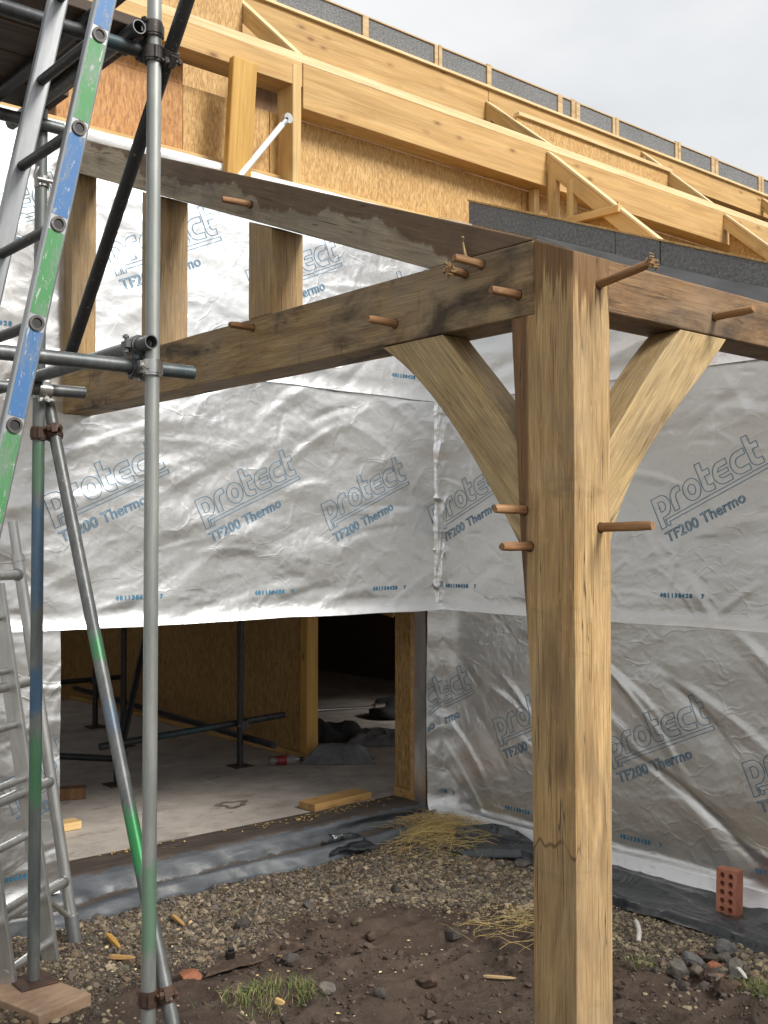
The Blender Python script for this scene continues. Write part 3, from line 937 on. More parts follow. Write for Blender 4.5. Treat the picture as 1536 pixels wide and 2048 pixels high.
# crumpled lap of the neighbouring membrane round the inner corner
u = np.linspace(W - 0.105, W - 0.004, 26); v = np.linspace(0.95 + .42, 2.70, 330)
U_, V_ = np.meshgrid(u, v)
hh = (0.012 + 0.014 * sm(U_, W - .105, W - .07)) + 0.020 * ridge(U_ * 22 + 2 * vn(V_ * 6, U_ * 9, 3), V_ * 9, 1) ** 2 * vn(V_ * 5, U_ * 6, 2) + 0.012 * (fbm(U_ * 20, V_ * 14, 5, 3) - 0.5)
raw('corner_lap', np.stack([U_ + 0.01 * (vn(V_ * 4, U_ * 0, 3) - .5), D - hh, V_], -1).reshape(-1, 3), grid_faces(len(u), len(v)), M['foil'], wallL)
# the reveal at the doorway: membrane return, timber edge, sheathing face
u = np.linspace(D - 0.004, D + 0.115, 14); v = np.linspace(0.10, 1.42, 120)
U_, V_ = np.meshgrid(u, v)
raw('membrane_return', np.stack([2.418 + 0.10 * (U_ - D) + 0.006 * (fbm(U_ * 12, V_ * 9, 2, 3) - .5), U_, V_], -1).reshape(-1, 3), grid_faces(14, 120), M['foil'], wallL)
MB().box(2.435, 2.50, D + .117, D + .160, SLAB + .002, 2.75).build('jamb_edge', M['plank_raw'], wallL, bevel=0.002)
MB().box(2.462, 2.52, D + .162, D + .34, SLAB + .06, 2.75).build('jamb_lining', M['osb_inside'], wallL, bevel=0.002)
MB().box(2.455, 2.52, D + .162, D + .345, SLAB + .002, SLAB + .058).build('sole_plate', M['plank_raw'], wallL, bevel=0.002)

VS = 0.3895
def verge_top(y):
    return 3.916 + VS * (y - 2.923)
wallR = thing('foil_wall', 'silver foil membrane wall with long diagonal folds behind the oak post', 'wall', (W, 1.0, 0))
mb = MB()
mb.add([(W + .04, -2.2, SLAB), (W + .13, -2.2, SLAB), (W + .13, D, SLAB), (W + .04, D, SLAB),
        (W + .04, -2.2, verge_top(-2.2) - .2), (W + .13, -2.2, verge_top(-2.2) - .2), (W + .13, D, verge_top(D) - .2), (W + .04, D, verge_top(D) - .2)],
       [(3, 2, 1, 0), (4, 5, 6, 7), (0, 1, 5, 4), (1, 2, 6, 5), (2, 3, 7, 6), (3, 0, 4, 7)])
mb.build('sheathing_panel', M['osb_inside'], wallR)
R1 = Sheet('membrane_course', wallR, 'Rlow', 'x', -2.2, D - .004, 0.06, 1.41, 0.07)
R2 = Sheet('membrane_course', wallR, 'Rmid', 'x', -2.2, D - .004, 1.345, 2.73, 0.02, off=0.006)
R3 = Sheet('membrane_course', wallR, 'Rtop', 'x', -2.2, D - .004, 2.66, lambda y: np.minimum(verge_top(y) - 0.15, verge_top(y) - 0.15) if not np.isscalar(y) else 3.3, 0.018, off=0.012)
logos(R1, (3.526, 2.686, 1.846, 1.006, 0.166, -0.674), 0.547, (-2.1, 3.17, .1, 9))
logos(R2, (3.205, 2.365, 1.525, 0.685, -0.155, -0.995), 1.843, (-2.1, 3.17, 1.4, 9))
codes(R1, (3.35, 2.65, 1.81, 1.01, 0.17), 0.185)
codes(R2, (3.15, 2.36, 1.54, 0.70), 1.49)
# folded hem lying on the slab edge
u = np.linspace(-2.2, D - .02, 520)
prof = [(0.075, 0.125), (0.080, 0.108), (0.10, 0.07), (0.13, 0.035), (0.145, 0.022)]
vs = []
for k, (dx, z) in enumerate(prof):
    nse = 0.03 * (fbm(u * 2.2, u * 0 + k * 0.25, 3, 4) - 0.5)
    vs.append(np.stack([W - dx - nse * (0.3 + k * .25) * .6, u, z + nse * 0.4 + 0.0 * u], -1))
raw('folded_hem', np.concatenate(vs), grid_faces(len(u), len(prof)), M['foil_edge'], wallR)

# ------------------------------------------------------------------ upper timber structure of the house
def frame_matrix(p, q, up=(0, 0, 1)):
    p, q = Vector(p), Vector(q)
    x = (q - p).normalized()
    z = Vector(up)
    z = (z - x * z.dot(x)).normalized()
    y = z.cross(x)
    return Matrix(((x.x, y.x, z.x, p.x), (x.y, y.y, z.y, p.y), (x.z, y.z, z.z, p.z), (0, 0, 0, 1))), (q - p).length
def timber(name, p, q, w, h, mat, parent, up=(0, 0, 1), bevel=0.003, rough_cut=0.0, seg=1):
    """axis runs p to q at mid-section; w across, h in the up direction"""
    Mx, L = frame_matrix(p, q, up)
    mb = MB()
    n = max(1, int(L / 0.25)) if rough_cut else 1
    vs, fs = [], []
    for k in range(n + 1):
        for a, b in ((-1, -1), (1, -1), (1, 1), (-1, 1)):
            j = [random.uniform(-rough_cut, rough_cut) for _ in range(2)]
            vs.append((L * k / n, a * w / 2 + j[0], b * h / 2 + j[1]))
    for k in range(n):
        for i in range(4):
            a, b = k * 4 + i, k * 4 + (i + 1) % 4
            fs.append((a, b, b + 4, a + 4))
    fs += [(3, 2, 1, 0), tuple(n * 4 + i for i in range(4))]
    mb.add(vs, fs)
    return mb.build(name, M[mat], parent, bevel=bevel, M=Mx, seg=seg)

roof = thing('timber_roof_frame', 'yellow laminated purlins with strand board infill above the foil wall', 'roof frame', (3.0, 3.4, 3.85))
# lower purlin: deep length to the right, shallower length on the left, laminated cap on top
timber('purlin', (1.46, 3.275, 4.425), (9.5, 3.275, 4.425), 0.15, 0.265, 'glulam', roof)
timber('purlin', (-0.3, 3.285, 4.487), (1.455, 3.285, 4.487), 0.17, 0.145, 'glulam', roof)
timber('purlin_cap', (-0.3, 3.282, 4.574), (9.5, 3.282, 4.574), 0.155, 0.027, 'cap', roof, bevel=0.002)
timber('purlin_cap', (-0.3, 3.290, 4.604), (9.5, 3.290, 4.604), 0.15, 0.027, 'cap', roof, bevel=0.002)
# upper purlin
timber('purlin', (1.2, 4.275, 5.215), (4.04, 4.275, 5.215), 0.15, 0.44, 'glulam', roof)
timber('purlin', (4.045, 4.275, 5.325), (12.0, 4.275, 5.325), 0.15, 0.22, 'glulam', roof)
timber('purlin_cap', (1.2, 4.27, 5.447), (12.0, 4.27, 5.447), 0.19, 0.022, 'cap', roof, bevel=0.002)
timber('purlin', (-0.2, 4.02, 5.1), (0.93, 4.02, 5.1), 0.12, 0.15, 'glulam', roof)
# strand board sheets of the lower wall
xs = [0.03, 0.757, 1.33, 2.276, 3.50, 4.72, 5.9, 7.1, 8.3, 9.5]
for k in range(len(xs) - 1):
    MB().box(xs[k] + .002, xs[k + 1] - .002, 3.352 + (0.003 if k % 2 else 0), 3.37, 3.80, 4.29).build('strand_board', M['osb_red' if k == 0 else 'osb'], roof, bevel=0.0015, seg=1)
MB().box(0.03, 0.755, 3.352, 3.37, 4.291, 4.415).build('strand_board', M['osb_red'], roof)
# boards behind the gap between the purlins
MB().box(0.2, 1.625, 4.10, 4.118, 4.62, 5.6).build('strand_board', M['osb'], roof)
MB().box(4.05, 5.2, 3.90, 3.918, 4.62, 5.13).build('strand_board', M['osb'], roof)
MB().box(5.204, 6.09, 3.902, 3.92, 4.62, 5.13).build('strand_board', M['osb'], roof)
timber('batten', (4.05, 3.905, 5.144), (6.1, 3.905, 5.144), 0.06, 0.030, 'cap', roof, bevel=0.002)
MB().box(-0.3, 12, 4.4, 4.42, 4.3, 5.2).build('backing_board', M['timber_dark'], roof)
# sole rail at the foot of the strand board
timber('rail', (-0.3, 3.33, 3.865), (9.5, 3.33, 3.865), 0.04, 0.09, 'batten', roof)
# short stud and the treated post that stands in front of the purlin
timber('stud', (1.414, 3.275, 3.76), (1.414, 3.275, 4.535), 0.06, 0.16, 'batten', roof, up=(0, 1, 0))
# rafters in the planes across the purlins (41.5 degrees)
def rafter(x, y0, z0, y1, z1, parent=roof, w=0.045, d=0.085, cap=True):
    a, b = Vector((x, y0, z0)), Vector((x, y1, z1))
    n = Vector((0, -(b.z - a.z), (b.y - a.y))).normalized()
    if n.z < 0:
        n = -n
    timber('rafter', a - n * (d / 2 + .018), b - n * (d / 2 + .018), w, d, 'batten', parent, up=n)
    if cap:
        timber('rafter_cap', a - n * .008, b - n * .008, w + .008, .018, 'cap', parent, up=n, bevel=0.002)
rafter(4.03, 4.195, 5.33, 3.37, 4.66)
rafter(6.10, 4.195, 5.41, 3.37, 4.67)
rafter(1.65, 4.195, 5.40, 3.37, 4.66)
rafter(3.615, 3.19, 4.545, 1.92, 3.42, d=0.10)
rafter(3.663, 3.19, 4.535, 1.92, 3.41, d=0.10)
rafter(5.872, 3.19, 4.545, 2.30, 3.76)
rafter(8.2, 4.195, 5.41, 3.37, 4.67)
for x in (3.615,):
    timber('stud', (x, 3.155, 3.70), (x, 3.155, 4.45), 0.05, 0.075, 'batten', roof, up=(0, 1, 0))
timber('stud', (3.57, 3.30, 3.70), (3.57, 3.30, 4.29), 0.05, 0.06, 'batten', roof, up=(0, 1, 0))
timber('stud', (3.615, 2.99, 3.70), (3.615, 2.99, 4.29), 0.05, 0.055, 'batten', roof, up=(0, 1, 0))
timber('collar', (3.59, 3.06, 4.0), (3.59, 2.56, 3.985), 0.05, 0.05, 'batten', roof)
MB().box(3.65, 3.664, 2.62, 3.12, 3.62, 4.06).build('strand_board', M['osb'], roof)
MB().add([(x, y, z) for x in (5.90, 5.914) for y, z in ((3.18, 3.5), (3.18, 4.44), (2.35, 3.71), (2.35, 3.5))], [(0, 1, 2, 3), (7, 6, 5, 4), (0, 4, 5, 1), (1, 5, 6, 2), (2, 6, 7, 3), (3, 7, 4, 0)]).build('strand_board', M['osb'], roof)
timber('stud', (4.03, 4.17, 4.62), (4.03, 4.17, 5.27), 0.05, 0.05, 'batten', roof, up=(0, 1, 0))
timber('stud', (6.08, 4.17, 4.62), (6.08, 4.17, 5.34), 0.05, 0.05, 'batten', roof, up=(0, 1, 0))

# insulated roof panels on the upper purlin
sip = thing('insulated_roof_edge', 'row of dark grey insulation panels with timber splines along the top roof edge', 'roof', (4.0, 4.3, 5.485))
sx = [(1.90, 1.97), (2.73, 2.79), (3.45, 3.53), (4.03, 4.085), (4.905, 4.97), (5.085, 5.20), (5.66, 5.75), (6.63, 6.72), (7.25, 7.37), (8.13, 8.23), (9.2, 9.28), (10.4, 10.5)]
last = 0.9
for k, (a, b) in enumerate(sx):
    MB().box(last + .004, a - .004, 4.215, 5.2, 5.460, 5.622).build('insulation_panel', M['eps'], sip)
    n = 2 if b - a > 0.075 else 1
    for i in range(n):
        w = (b - a) / n
        MB().box(a + i * w + .002, a + (i + 1) * w - .002, 4.203 - .004 * (i % 2), 5.2, 5.460, 5.638 + random.uniform(-.006, .014)).build('spline', M['spline_wood'], sip, bevel=0.002, seg=1)
    last = b
MB().box(0.9, 10.4, 4.205, 5.2, 5.6235, 5.633).build('top_skin', M['spline_wood'], sip)

# lower insulated roof panel over the right hand wall: its cut edge faces the porch
low = thing('insulated_roof_panel', 'dark grey insulated roof panel sloping above the right foil wall', 'roof', (W, 1.5, 3.3))
def slope_box(name, x0, x1, y0, y1, d0, d1, mat, bevel=0):
    zt = lambda y: verge_top(y)
    vs = [(x0, y0, zt(y0) + d0), (x1, y0, zt(y0) + d0), (x1, y1, zt(y1) + d0), (x0, y1, zt(y1) + d0), (x0, y0, zt(y0) + d1), (x1, y0, zt(y0) + d1), (x1, y1, zt(y1) + d1), (x0, y1, zt(y1) + d1)]
    fs = [(3, 2, 1, 0), (4, 5, 6, 7), (0, 1, 5, 4), (1, 2, 6, 5), (2, 3, 7, 6), (3, 0, 4, 7)]
    return MB().add(vs, fs).build(name, M[mat], low, bevel=bevel)
ys = [2.923, 1.797, 1.508, 0.2, -2.2]
for k in range(4):
    slope_box('insulation_panel', W - .035 - .003 * (k % 2), 5.5, ys[k + 1] + .003, ys[k] - .003, -.150, -.013, 'eps')
slope_box('top_skin', W - .042, 5.5, -2.2, 2.927, -.012, 0.0, 'osb', 0.001)
slope_box('bottom_skin', W - .030, 5.5, -2.2, 2.9, -.163, -.151, 'osb')
# loose grey strip of membrane hanging under the panel edge
u = np.linspace(-2.2, 2.35, 240); s = np.linspace(0, 1, 14)
U_, S2 = np.meshgrid(u, s)
drop = 0.02 + 0.14 * sm(U_, 2.35, 1.7) + 0.012 * (fbm(U_ * 3, U_ * 0, 2, 3) - .5)
raw('hanging_membrane', np.stack([W - .040 - .012 * S2 + .012 * (fbm(U_ * 4, S2 * 3, 1, 3) - .5), U_, verge_top(U_) - .135 - drop * S2 + .018 * (vn(U_ * 2.5, U_ * 0, 4) - .5) * (1 - S2)], -1).reshape(-1, 3), grid_faces(240, 14), M['grey_membrane'], low)

# treated post propped in front of the purlin
o = timber('treated_timber', (0.955, 3.13, 3.62), (1.02, 3.155, 4.425), 0.155, 0.05, 'treated', None, up=(0, 1, 0), bevel=0.004)
tag(o, 'short greenish yellow treated timber propped upright against the lower purlin', 'timber')
# white push-pull brace
br = thing('wall_brace', 'white metal brace with a steel end bracket beside the short stud', 'brace', (1.0, 3.1, 3.8))
a, b = Vector((0.93, 3.10, 3.72)), Vector((1.29, 3.16, 4.15))
MB().tube(a, b, 0.017, 14).build('rod', M['white_paint'], br, smooth=True)
d = (b - a).normalized()
mb = MB().tube(b - d * .01, b + d * .05, 0.02, 12)
mb.tube(b + d * .045 + Vector((0, -.02, 0)), b + d * .045 + Vector((0, .02, 0)), 0.03, 12)
mb.tube(b + d * .03 + Vector((0, -.03, 0.012)), b + d * .03 + Vector((0, .03, 0.012)), 0.009, 8)
mb.build('bracket', M['bright_steel'], br, smooth=True)

# ------------------------------------------------------------------ oak porch frame
oakf = thing('oak_porch_frame', 'pegged green oak porch frame with corner post, curved braces and sloping rafter', 'timber frame', (0, 0, 0))
# post: front corner at the origin, swelling towards the tie beam near its head
zs = [-0.3, 0.2, 0.55, 0.9, 1.22, 1.40, 1.55, 1.66, 1.76, 1.9, 2.05, 2.17, 2.30, 2.399]
yb = [.147, .147, .147, .148, .150, .157, .167, .178, .188, .196, .203, .209, .217, .222]
Mx = Matrix(((0, 0, 1, 0), (0, -1, 0, 0), (1, 0, 0, 0), (0, 0, 0, 1)))      # local x up, local z = world x, local y = -world y
Mx = Matrix(((0, 0, 1, 0), (0, 1, 0, 0), (1, 0, 0, 0), (0, 0, 0, 1)))
def post_pt(x, y, z):
    return (z - 1.95, y, x)
mb = MB()
vs, fs = [], []
for z, y in zip(zs, yb):
    jx = random.uniform(-.0012, .0012)
    vs += [post_pt(0 + jx, 0, z), post_pt(.151, 0 + jx, z), post_pt(.151, y, z), post_pt(0.0, y, z)]
n = len(zs)
for k in range(n - 1):
    for i in range(4):
        a, b = k * 4 + i, k * 4 + (i + 1) % 4
        fs.append((a, b, b + 4, a + 4))
HEAD = [post_pt(0, 0, 2.4005), post_pt(.151, 0, 2.4005), post_pt(.151, .137, 2.4005), post_pt(0, .137, 2.4005), post_pt(0, 0, 2.547), post_pt(.151, 0, 2.547), post_pt(.151, .137, 2.604), post_pt(0, .137, 2.604)]
vs += HEAD
for k in range(n - 1, n + 1):
    for i in range(4):
        a, b = k * 4 + i, k * 4 + (i + 1) % 4
        fs.append((a, b, b + 4, a + 4))
fs += [(3, 2, 1, 0), tuple((n + 1) * 4 + i for i in range(4))]
mb.add(vs, fs)
# head of the post above the tie beam seat, its top cut to the roof slope
MxP = Mx.copy()
MxP.translation = Vector((0, 0, 1.95))
post = mb.build('post', M['oak_post'], oakf, bevel=0.004, M=MxP)
tie = timber('tie_beam', (0.075, 0.1385, 2.503), (0.075, 3.19, 2.503), 0.15, 0.205, 'oak_beam', oakf, bevel=0.005, rough_cut=0.0012, seg=2)
# eaves beam, top bevelled to the roof slope
mb = MB()
vs = []
for x in (0.0, 2.60):
    vs += [(x, 0, -.072), (x, .15, -.072), (x, .15, .128), (x, 0, .071)]
mb.add(vs, [(0, 1, 5, 4), (1, 2, 6, 5), (2, 3, 7, 6), (3, 0, 4, 7), (3, 2, 1, 0), (4, 5, 6, 7)])
MxE = Matrix.Translation((0.1525, 0.004, 2.477))
eaves = mb.build('eaves_beam', M['oak_eaves'], oakf, bevel=0.004, M=MxE)
# rafter, lower end bearing on the tie beam and post head
sl = 0.383
def raft_top(y):
    return 2.602 + sl * (y - .137)
vs = []
y0, y1 = 0.10, 3.19
th = math.atan(sl)
ax = Vector((0, math.cos(th), math.sin(th)))
MxR, LR = frame_matrix((0.075, y0, raft_top(y0) - .08), (0.075, y1, raft_top(y1) - .08))
vsR = []
def rl(y, z):
    p = MxR.inverted() @ Vector((0.075, y, z))
    return (p.x, p.z)
polyR = [rl(0.137, 2.6065), rl(0.56, 2.6065), rl(y1, raft_top(y1) - .165), rl(y1, raft_top(y1))]
raft = MB().prism(polyR, -.073, .073).build('rafter', M['oak_rafter'], oakf, bevel=0.004, M=MxR)
# studs between tie beam and rafter
for ya, yb_, xw in ((3.094, 3.19, .128), (2.225, 2.385, .135), (1.404, 1.551, .145)):
    ym = (ya + yb_) / 2
    zt = raft_top(ya) - .168
    zt2 = raft_top(yb_) - .168
    Mx_ = Matrix(((0, 0, 1, 0.003), (0, 1, 0, ym), (1, 0, 0, 2.606), (0, 0, 0, 1)))
    h0, h1 = zt - 2.606, zt2 - 2.606
    w = (yb_ - ya) / 2
    mb = MB()
    mb.add([(0, -w, 0), (0, w, 0), (0, w, xw), (0, -w, xw), (h0, -w, 0), (h1, w, 0), (h1, w, xw), (h0, -w, xw)],
           [(3, 2, 1, 0), (4, 5, 6, 7), (0, 1, 5, 4), (1, 2, 6, 5), (2, 3, 7, 6), (3, 0, 4, 7)])
    mb.build('stud', M['oak_stud'], oakf, bevel=0.004, M=Mx_)
# curved knee braces
def brace(lo, hi, along_y):
    """lower and upper edge curves given as (distance from the post corner, height); grain follows the chord"""
    def fit(pts, n=17):
        p = np.array(pts); d = np.r_[0, np.cumsum(np.hypot(*np.diff(p, axis=0).T))]; d /= d[-1]
        cx_, cz_ = np.polyfit(d, p[:, 0], 3), np.polyfit(d, p[:, 1], 3)
        t_ = np.linspace(0, 1, n)
        return np.stack([np.polyval(cx_, t_), np.polyval(cz_, t_)], -1)
    A, B = fit(lo), fit(hi)
    p0, p1 = A[-1], A[0]
    e = (p1 - p0) / np.linalg.norm(p1 - p0)
    nrm = np.array([-e[1], e[0]])
    loc = lambda P: [((q - p0) @ e, (q - p0) @ nrm) for q in P]
    if along_y:      # distance = world y, thickness = world x
        Mb = Matrix(((0, -1, 0, .062), (e[0], 0, nrm[0], p0[0]), (e[1], 0, nrm[1], p0[1]), (0, 0, 0, 1)))
    else:
        Mb = Matrix(((e[0], 0, nrm[0], p0[0]), (0, 1, 0, .062), (e[1], 0, nrm[1], p0[1]), (0, 0, 0, 1)))
    return MB().strip(loc(A), loc(B), -.055, .055).build('brace', M['oak_brace'], oakf, bevel=0.003, M=Mb)
brL = brace([(.785, 2.3995), (.74, 2.366), (.572, 2.237), (.445, 2.103), (.345, 1.981), (.254, 1.842), (.205, 1.79), (.186, 1.750)], [(.508, 2.3995), (.467, 2.356), (.377, 2.26), (.306, 2.182), (.227, 2.082), (.203, 2.045)], True)
brR = brace([(.738, 2.4035), (.721, 2.384), (.572, 2.252), (.417, 2.123), (.272, 1.967), (.189, 1.847), (.154, 1.764), (.150, 1.752)], [(.497, 2.4035), (.481, 2.387), (.346, 2.265), (.246, 2.153), (.158, 2.054), (.150, 2.043)], False)
# oak pegs
def peg(p, d, L, parent, split=False, r=.0124):
    p, d = Vector(p), Vector(d).normalized()
    Mx_, _ = frame_matrix(p - d * .03, p + d * L)
    mb = MB()
    n = 14
    stations = [(0, 1), (.03, 1), (.03 + L * .35, .96), (.03 + L * .7, .99), (.03 + L - .008, .93), (.03 + L, .80)]
    vs, fs = [], []
    for k, (x, s) in enumerate(stations):
        for i in range(n):
            t = 2 * math.pi * i / n
            rr = r * s * (1 + .07 * math.sin(3 * t + L * 90) + random.uniform(-.05, .05))
            e = random.uniform(-.004, .006) if (k >= 3 and not split) else 0
            vs.append((x + e * .4, rr * math.cos(t), rr * math.sin(t)))
    for k in range(len(stations) - 1):
        for i in range(n):
            j = (i + 1) % n
            fs.append((k * n + i, k * n + j, (k + 1) * n + j, (k + 1) * n + i))
    fs += [tuple(range(n - 1, -1, -1)), tuple(range((len(stations) - 1) * n, len(stations) * n))]
    mb.add(vs, fs)
    o = mb.build('peg', M['oak_peg'], parent, smooth=True, M=Mx_)
    attach(MB().tube((.0285, 0, 0), (.0312, 0, 0), r * 1.22, 18, inner=r * .9).build('peg_hole', M['peg_hole'], None, M=Mx_), parent)
    if split:       # mushroomed, hammered end with curling fibres
        for k in range(26):
            t = random.uniform(0, 6.28)
            rr = r * random.uniform(.3, 1.05)
            a = Vector((.03 + L - .012, rr * math.cos(t), rr * math.sin(t)))
            bnd = Vector((random.uniform(.004, .018), rr * 0.7 * math.cos(t + .5), rr * 0.7 * math.sin(t + .5)))
            b = a + bnd
            c = b + Vector((random.uniform(-.012, .004), 0.6 * bnd.y, 0.6 * bnd.z))
            mb2 = MB() if k == 0 else mb2
            mb2.path([a, b, c], random.uniform(.0018, .0034), 5)
        f = mb2.build('frayed_end', M['oak_stud'], None, smooth=True, M=Mx_)
        f.name = 'frayed_end'
        attach(f, parent)
    return o
for y, z, L, sp, par in ((1.535, 3.035, .12, False, raft), (.335, 2.575, .115, False, tie), (.195, 2.463, .11, False, tie), (.40, 2.560, .075, True, tie),
                         (.715, 2.462, .11, False, tie), (1.515, 2.570, .10, False, tie), (3.02, 2.49, .06, False, tie)):
    peg((0, y, z), (-1, random.uniform(-.05, .05), random.uniform(-.04, .02)), L, par, sp)
peg((0, .175, 1.866), (-1, .02, .01), .115, post)
peg((0, .155, 1.766), (-1, .02, 0), .11, post)
peg((.108, 0, 2.474), (.03, -1, .16), .175, post, True)
peg((.108, 0, 1.817), (.02, -1, .02), .165, post)
peg((.667, .004, 2.462), (.02, -1, .03), .13, eaves)
# splinter sticking up beside the frayed peg
MB().path([(-.012, .375, 2.575), (-.018, .385, 2.615), (-.014, .40, 2.652), (-.02, .392, 2.664)], .0042, 6).build('splinter', M['oak_stud'], tie, smooth=True)

# ------------------------------------------------------------------ scaffold
scaf = thing('scaffold', 'grey tube scaffold with two uprights and diagonal braces left of the porch', 'scaffold', (-.47, 1.41, 0))
RT = 0.02415
X0 = -.47
P1, P2 = (X0, 1.41), (X0, 2.345)
def stube(name, a, b, mat='galv', n=20):
    return MB().tube(a, b, RT, n, inner=RT - .004).build(name, M[mat], scaf, smooth=True)
s1 = stube('standard', (P1[0], P1[1], -.05), (P1[0] + .006, P1[1] + .01, 4.6), 'galv_p1')
s2 = stube('standard', (P2[0], P2[1], .056), (P2[0] - .004, P2[1] - .02, 4.6), 'galv_p2')
led1 = stube('ledger', (-3.0, P1[1] + .052, 2.35), (-.285, P1[1] + .052, 2.368), 'galv_dark')
led2 = stube('ledger', (-3.0, P2[1] - .052, 2.36), (-.30, P2[1] - .052, 2.383), 'galv_dark')
tr1 = stube('transom', (X0 - .03, P1[1] - .05, 2.437), (X0 - .03, 2.75, 2.425), 'galv_dark')
hi = stube('brace', (X0 + .055, 1.25, 3.62), (X0 + .052, 2.20, 2.47), 'tube_black')
lo_ = stube('brace', (X0 + .053, 2.37, 2.335), (X0 + .055, 1.30, .10), 'galv_br')
a, b = Vector((X0 + .053, 2.37, 2.335)), Vector((X0 + .055, 1.30, .10))
stube('ledger', (-3.0, P1[1] + .055, 3.43), (-.42, P1[1] + .055, 3.445), 'tube_inside')
stube('ledger', (-3.0, P2[1] - .052, 3.43), (-.40, P2[1] - .052, 3.44), 'galv_dark')
stube('transom', (X0 - .21, 1.05, 3.49), (X0 - .21, 2.62, 3.49), 'tube_black')
stube('transom', (X0 - .06, 1.40, 3.492), (X0 - .06, 2.5, 3.492), 'galv_dark')
stube('standard', (-2.6, P1[1], 0), (-2.6, P1[1], 4.6), 'galv')
stube('standard', (-2.6, P2[1], 0), (-2.6, P2[1], 4.6), 'galv')

def coupler(p, d1, q, d2, mat='coupler_metal', swivel=False):
    """collars round two tubes with a body between, flap bolts and nuts"""
    p, q, d1, d2 = Vector(p), Vector(q), Vector(d1).normalized(), Vector(d2).normalized()
    mb = MB()
    bolts = []
    cn = (q - p)
    cn = cn.normalized() if cn.length > 1e-4 else d1.orthogonal().normalized()
    for c, d, s in ((p, d1, 1), (q, d2, -1)):
        mb.tube(c - d * .026, c + d * .026, RT + .0075, 18, inner=RT + .0005)
        mb.tube(c - d * .018, c + d * .018, RT + .0105, 18, inner=RT + .004)
        side = d.cross(cn).normalized()
        lug = c + side * (RT + .012)
        Mx_, _ = frame_matrix(lug - d * .02, lug + d * .02, up=side)
        mb.box(0, .04, -.011, .011, -.012, .012, Mx_)
        bt_ = MB()
        bolts.append(bt_)
        bt_.tube(lug + side * .004 - cn * s * .034, lug + side * .004 + cn * s * .036, .0058, 8)
        bt_.tube(lug + side * .004 + cn * s * .014, lug + side * .004 + cn * s * .027, .0125, 6)
        bt_.tube(lug + side * .004 - cn * s * .03, lug + side * .004 - cn * s * .022, .011, 6)
        hinge = c - side * (RT + .010)
        mb.tube(hinge - d * .02, hinge + d * .02, .008, 8)
    m = (p + q) / 2
    mb.tube(p + cn * (RT + .002), q - cn * (RT + .002), .02 if not swivel else .014, 12)
    o = mb.build('coupler', M[mat], scaf, smooth=True)
    for bt_ in bolts:
        attach(bt_.build('bolt', M[mat], None, smooth=True), o)
    return o
Z, Yd, Xd = (0, 0, 1), (0, 1, 0), (1, 0, 0)
coupler((X0, 1.414, 2.36), Z, (X0, P1[1] + .052, 2.362), Xd, 'bright_steel')
coupler((X0 - .03, P1[1] + .052, 2.437), Yd, (X0 - .03, P1[1] + .052, 2.362), Xd, 'galv_dark')
coupler((X0, 2.336, 2.376), Z, (X0, P2[1] - .052, 2.38), Xd, 'bright_steel')
bd = (Vector((X0 + .052, 2.20, 2.47)) - Vector((X0 + .055, 1.25, 3.62))).normalized()
coupler((X0, 1.418, 3.42), Z, (X0 + .054, 1.41, 3.425), bd, swivel=True)
coupler((X0, 1.418, 3.505), Z, (X0, P1[1] + .055, 3.442), Xd)
bl = (b - a).normalized()
coupler((X0, 2.335, 2.21), Z, (X0 + .053, 2.335 - .02, 2.215), bl, 'rusty', True)
coupler((X0, 1.411, .28), Z, (X0 + .055, 1.388, .28), bl, 'rusty', True)
# ladder clip with wing nut on the far upright
mb = MB().tube((X0, 2.33, 3.20), (X0, 2.33, 3.24), RT + .006, 16, inner=RT)
mb.tube((X0 - .03, 2.30, 3.22), (X0 + .06, 2.29, 3.215), .008, 8)
mb.tube((X0 + .045, 2.29, 3.215), (X0 + .062, 2.29, 3.215), .017, 6)
mb.path([(X0 - .03, 2.30, 3.19), (X0 - .045, 2.29, 3.23), (X0 - .035, 2.29, 3.265)], .008, 6)
mb.build('clip', M['bright_steel'], scaf, smooth=True)
MB().box(X0 - .075, X0 + .075, P2[1] - .075, P2[1] + .075, .047, .054).build('base_plate', M['rusty'], scaf, bevel=0.002)

for k in range(4):
    y0 = 1.462 + k * .229
    o = MB().box(-3.2, -.43 - random.uniform(0, .05), y0, y0 + .223, 3.517, 3.556).build('scaffold_board', M['board_wet'], bevel=0.004)
    tag(o, ('dark wet scaffold board of the platform, the one beside the front upright', 'dark wet scaffold board of the platform, second from the front upright', 'dark wet scaffold board of the platform, second from the house wall', 'dark wet scaffold board of the platform, the one nearest the house wall')[k], 'board', 'scaffold boards of the platform')
# sole board under the upright
mb = MB()
Mx_ = Matrix.Translation((X0 - .035, 2.245, 0)) @ Matrix.Rotation(rad(14), 4, 'Z')
o = mb.box(-.12, .12, -.185, .185, 0.0, .046).build('sole_board', M['ply_pad'], M=Mx_, bevel=0.004)
tag(o, 'square reddish timber sole board under the scaffold upright', 'board')

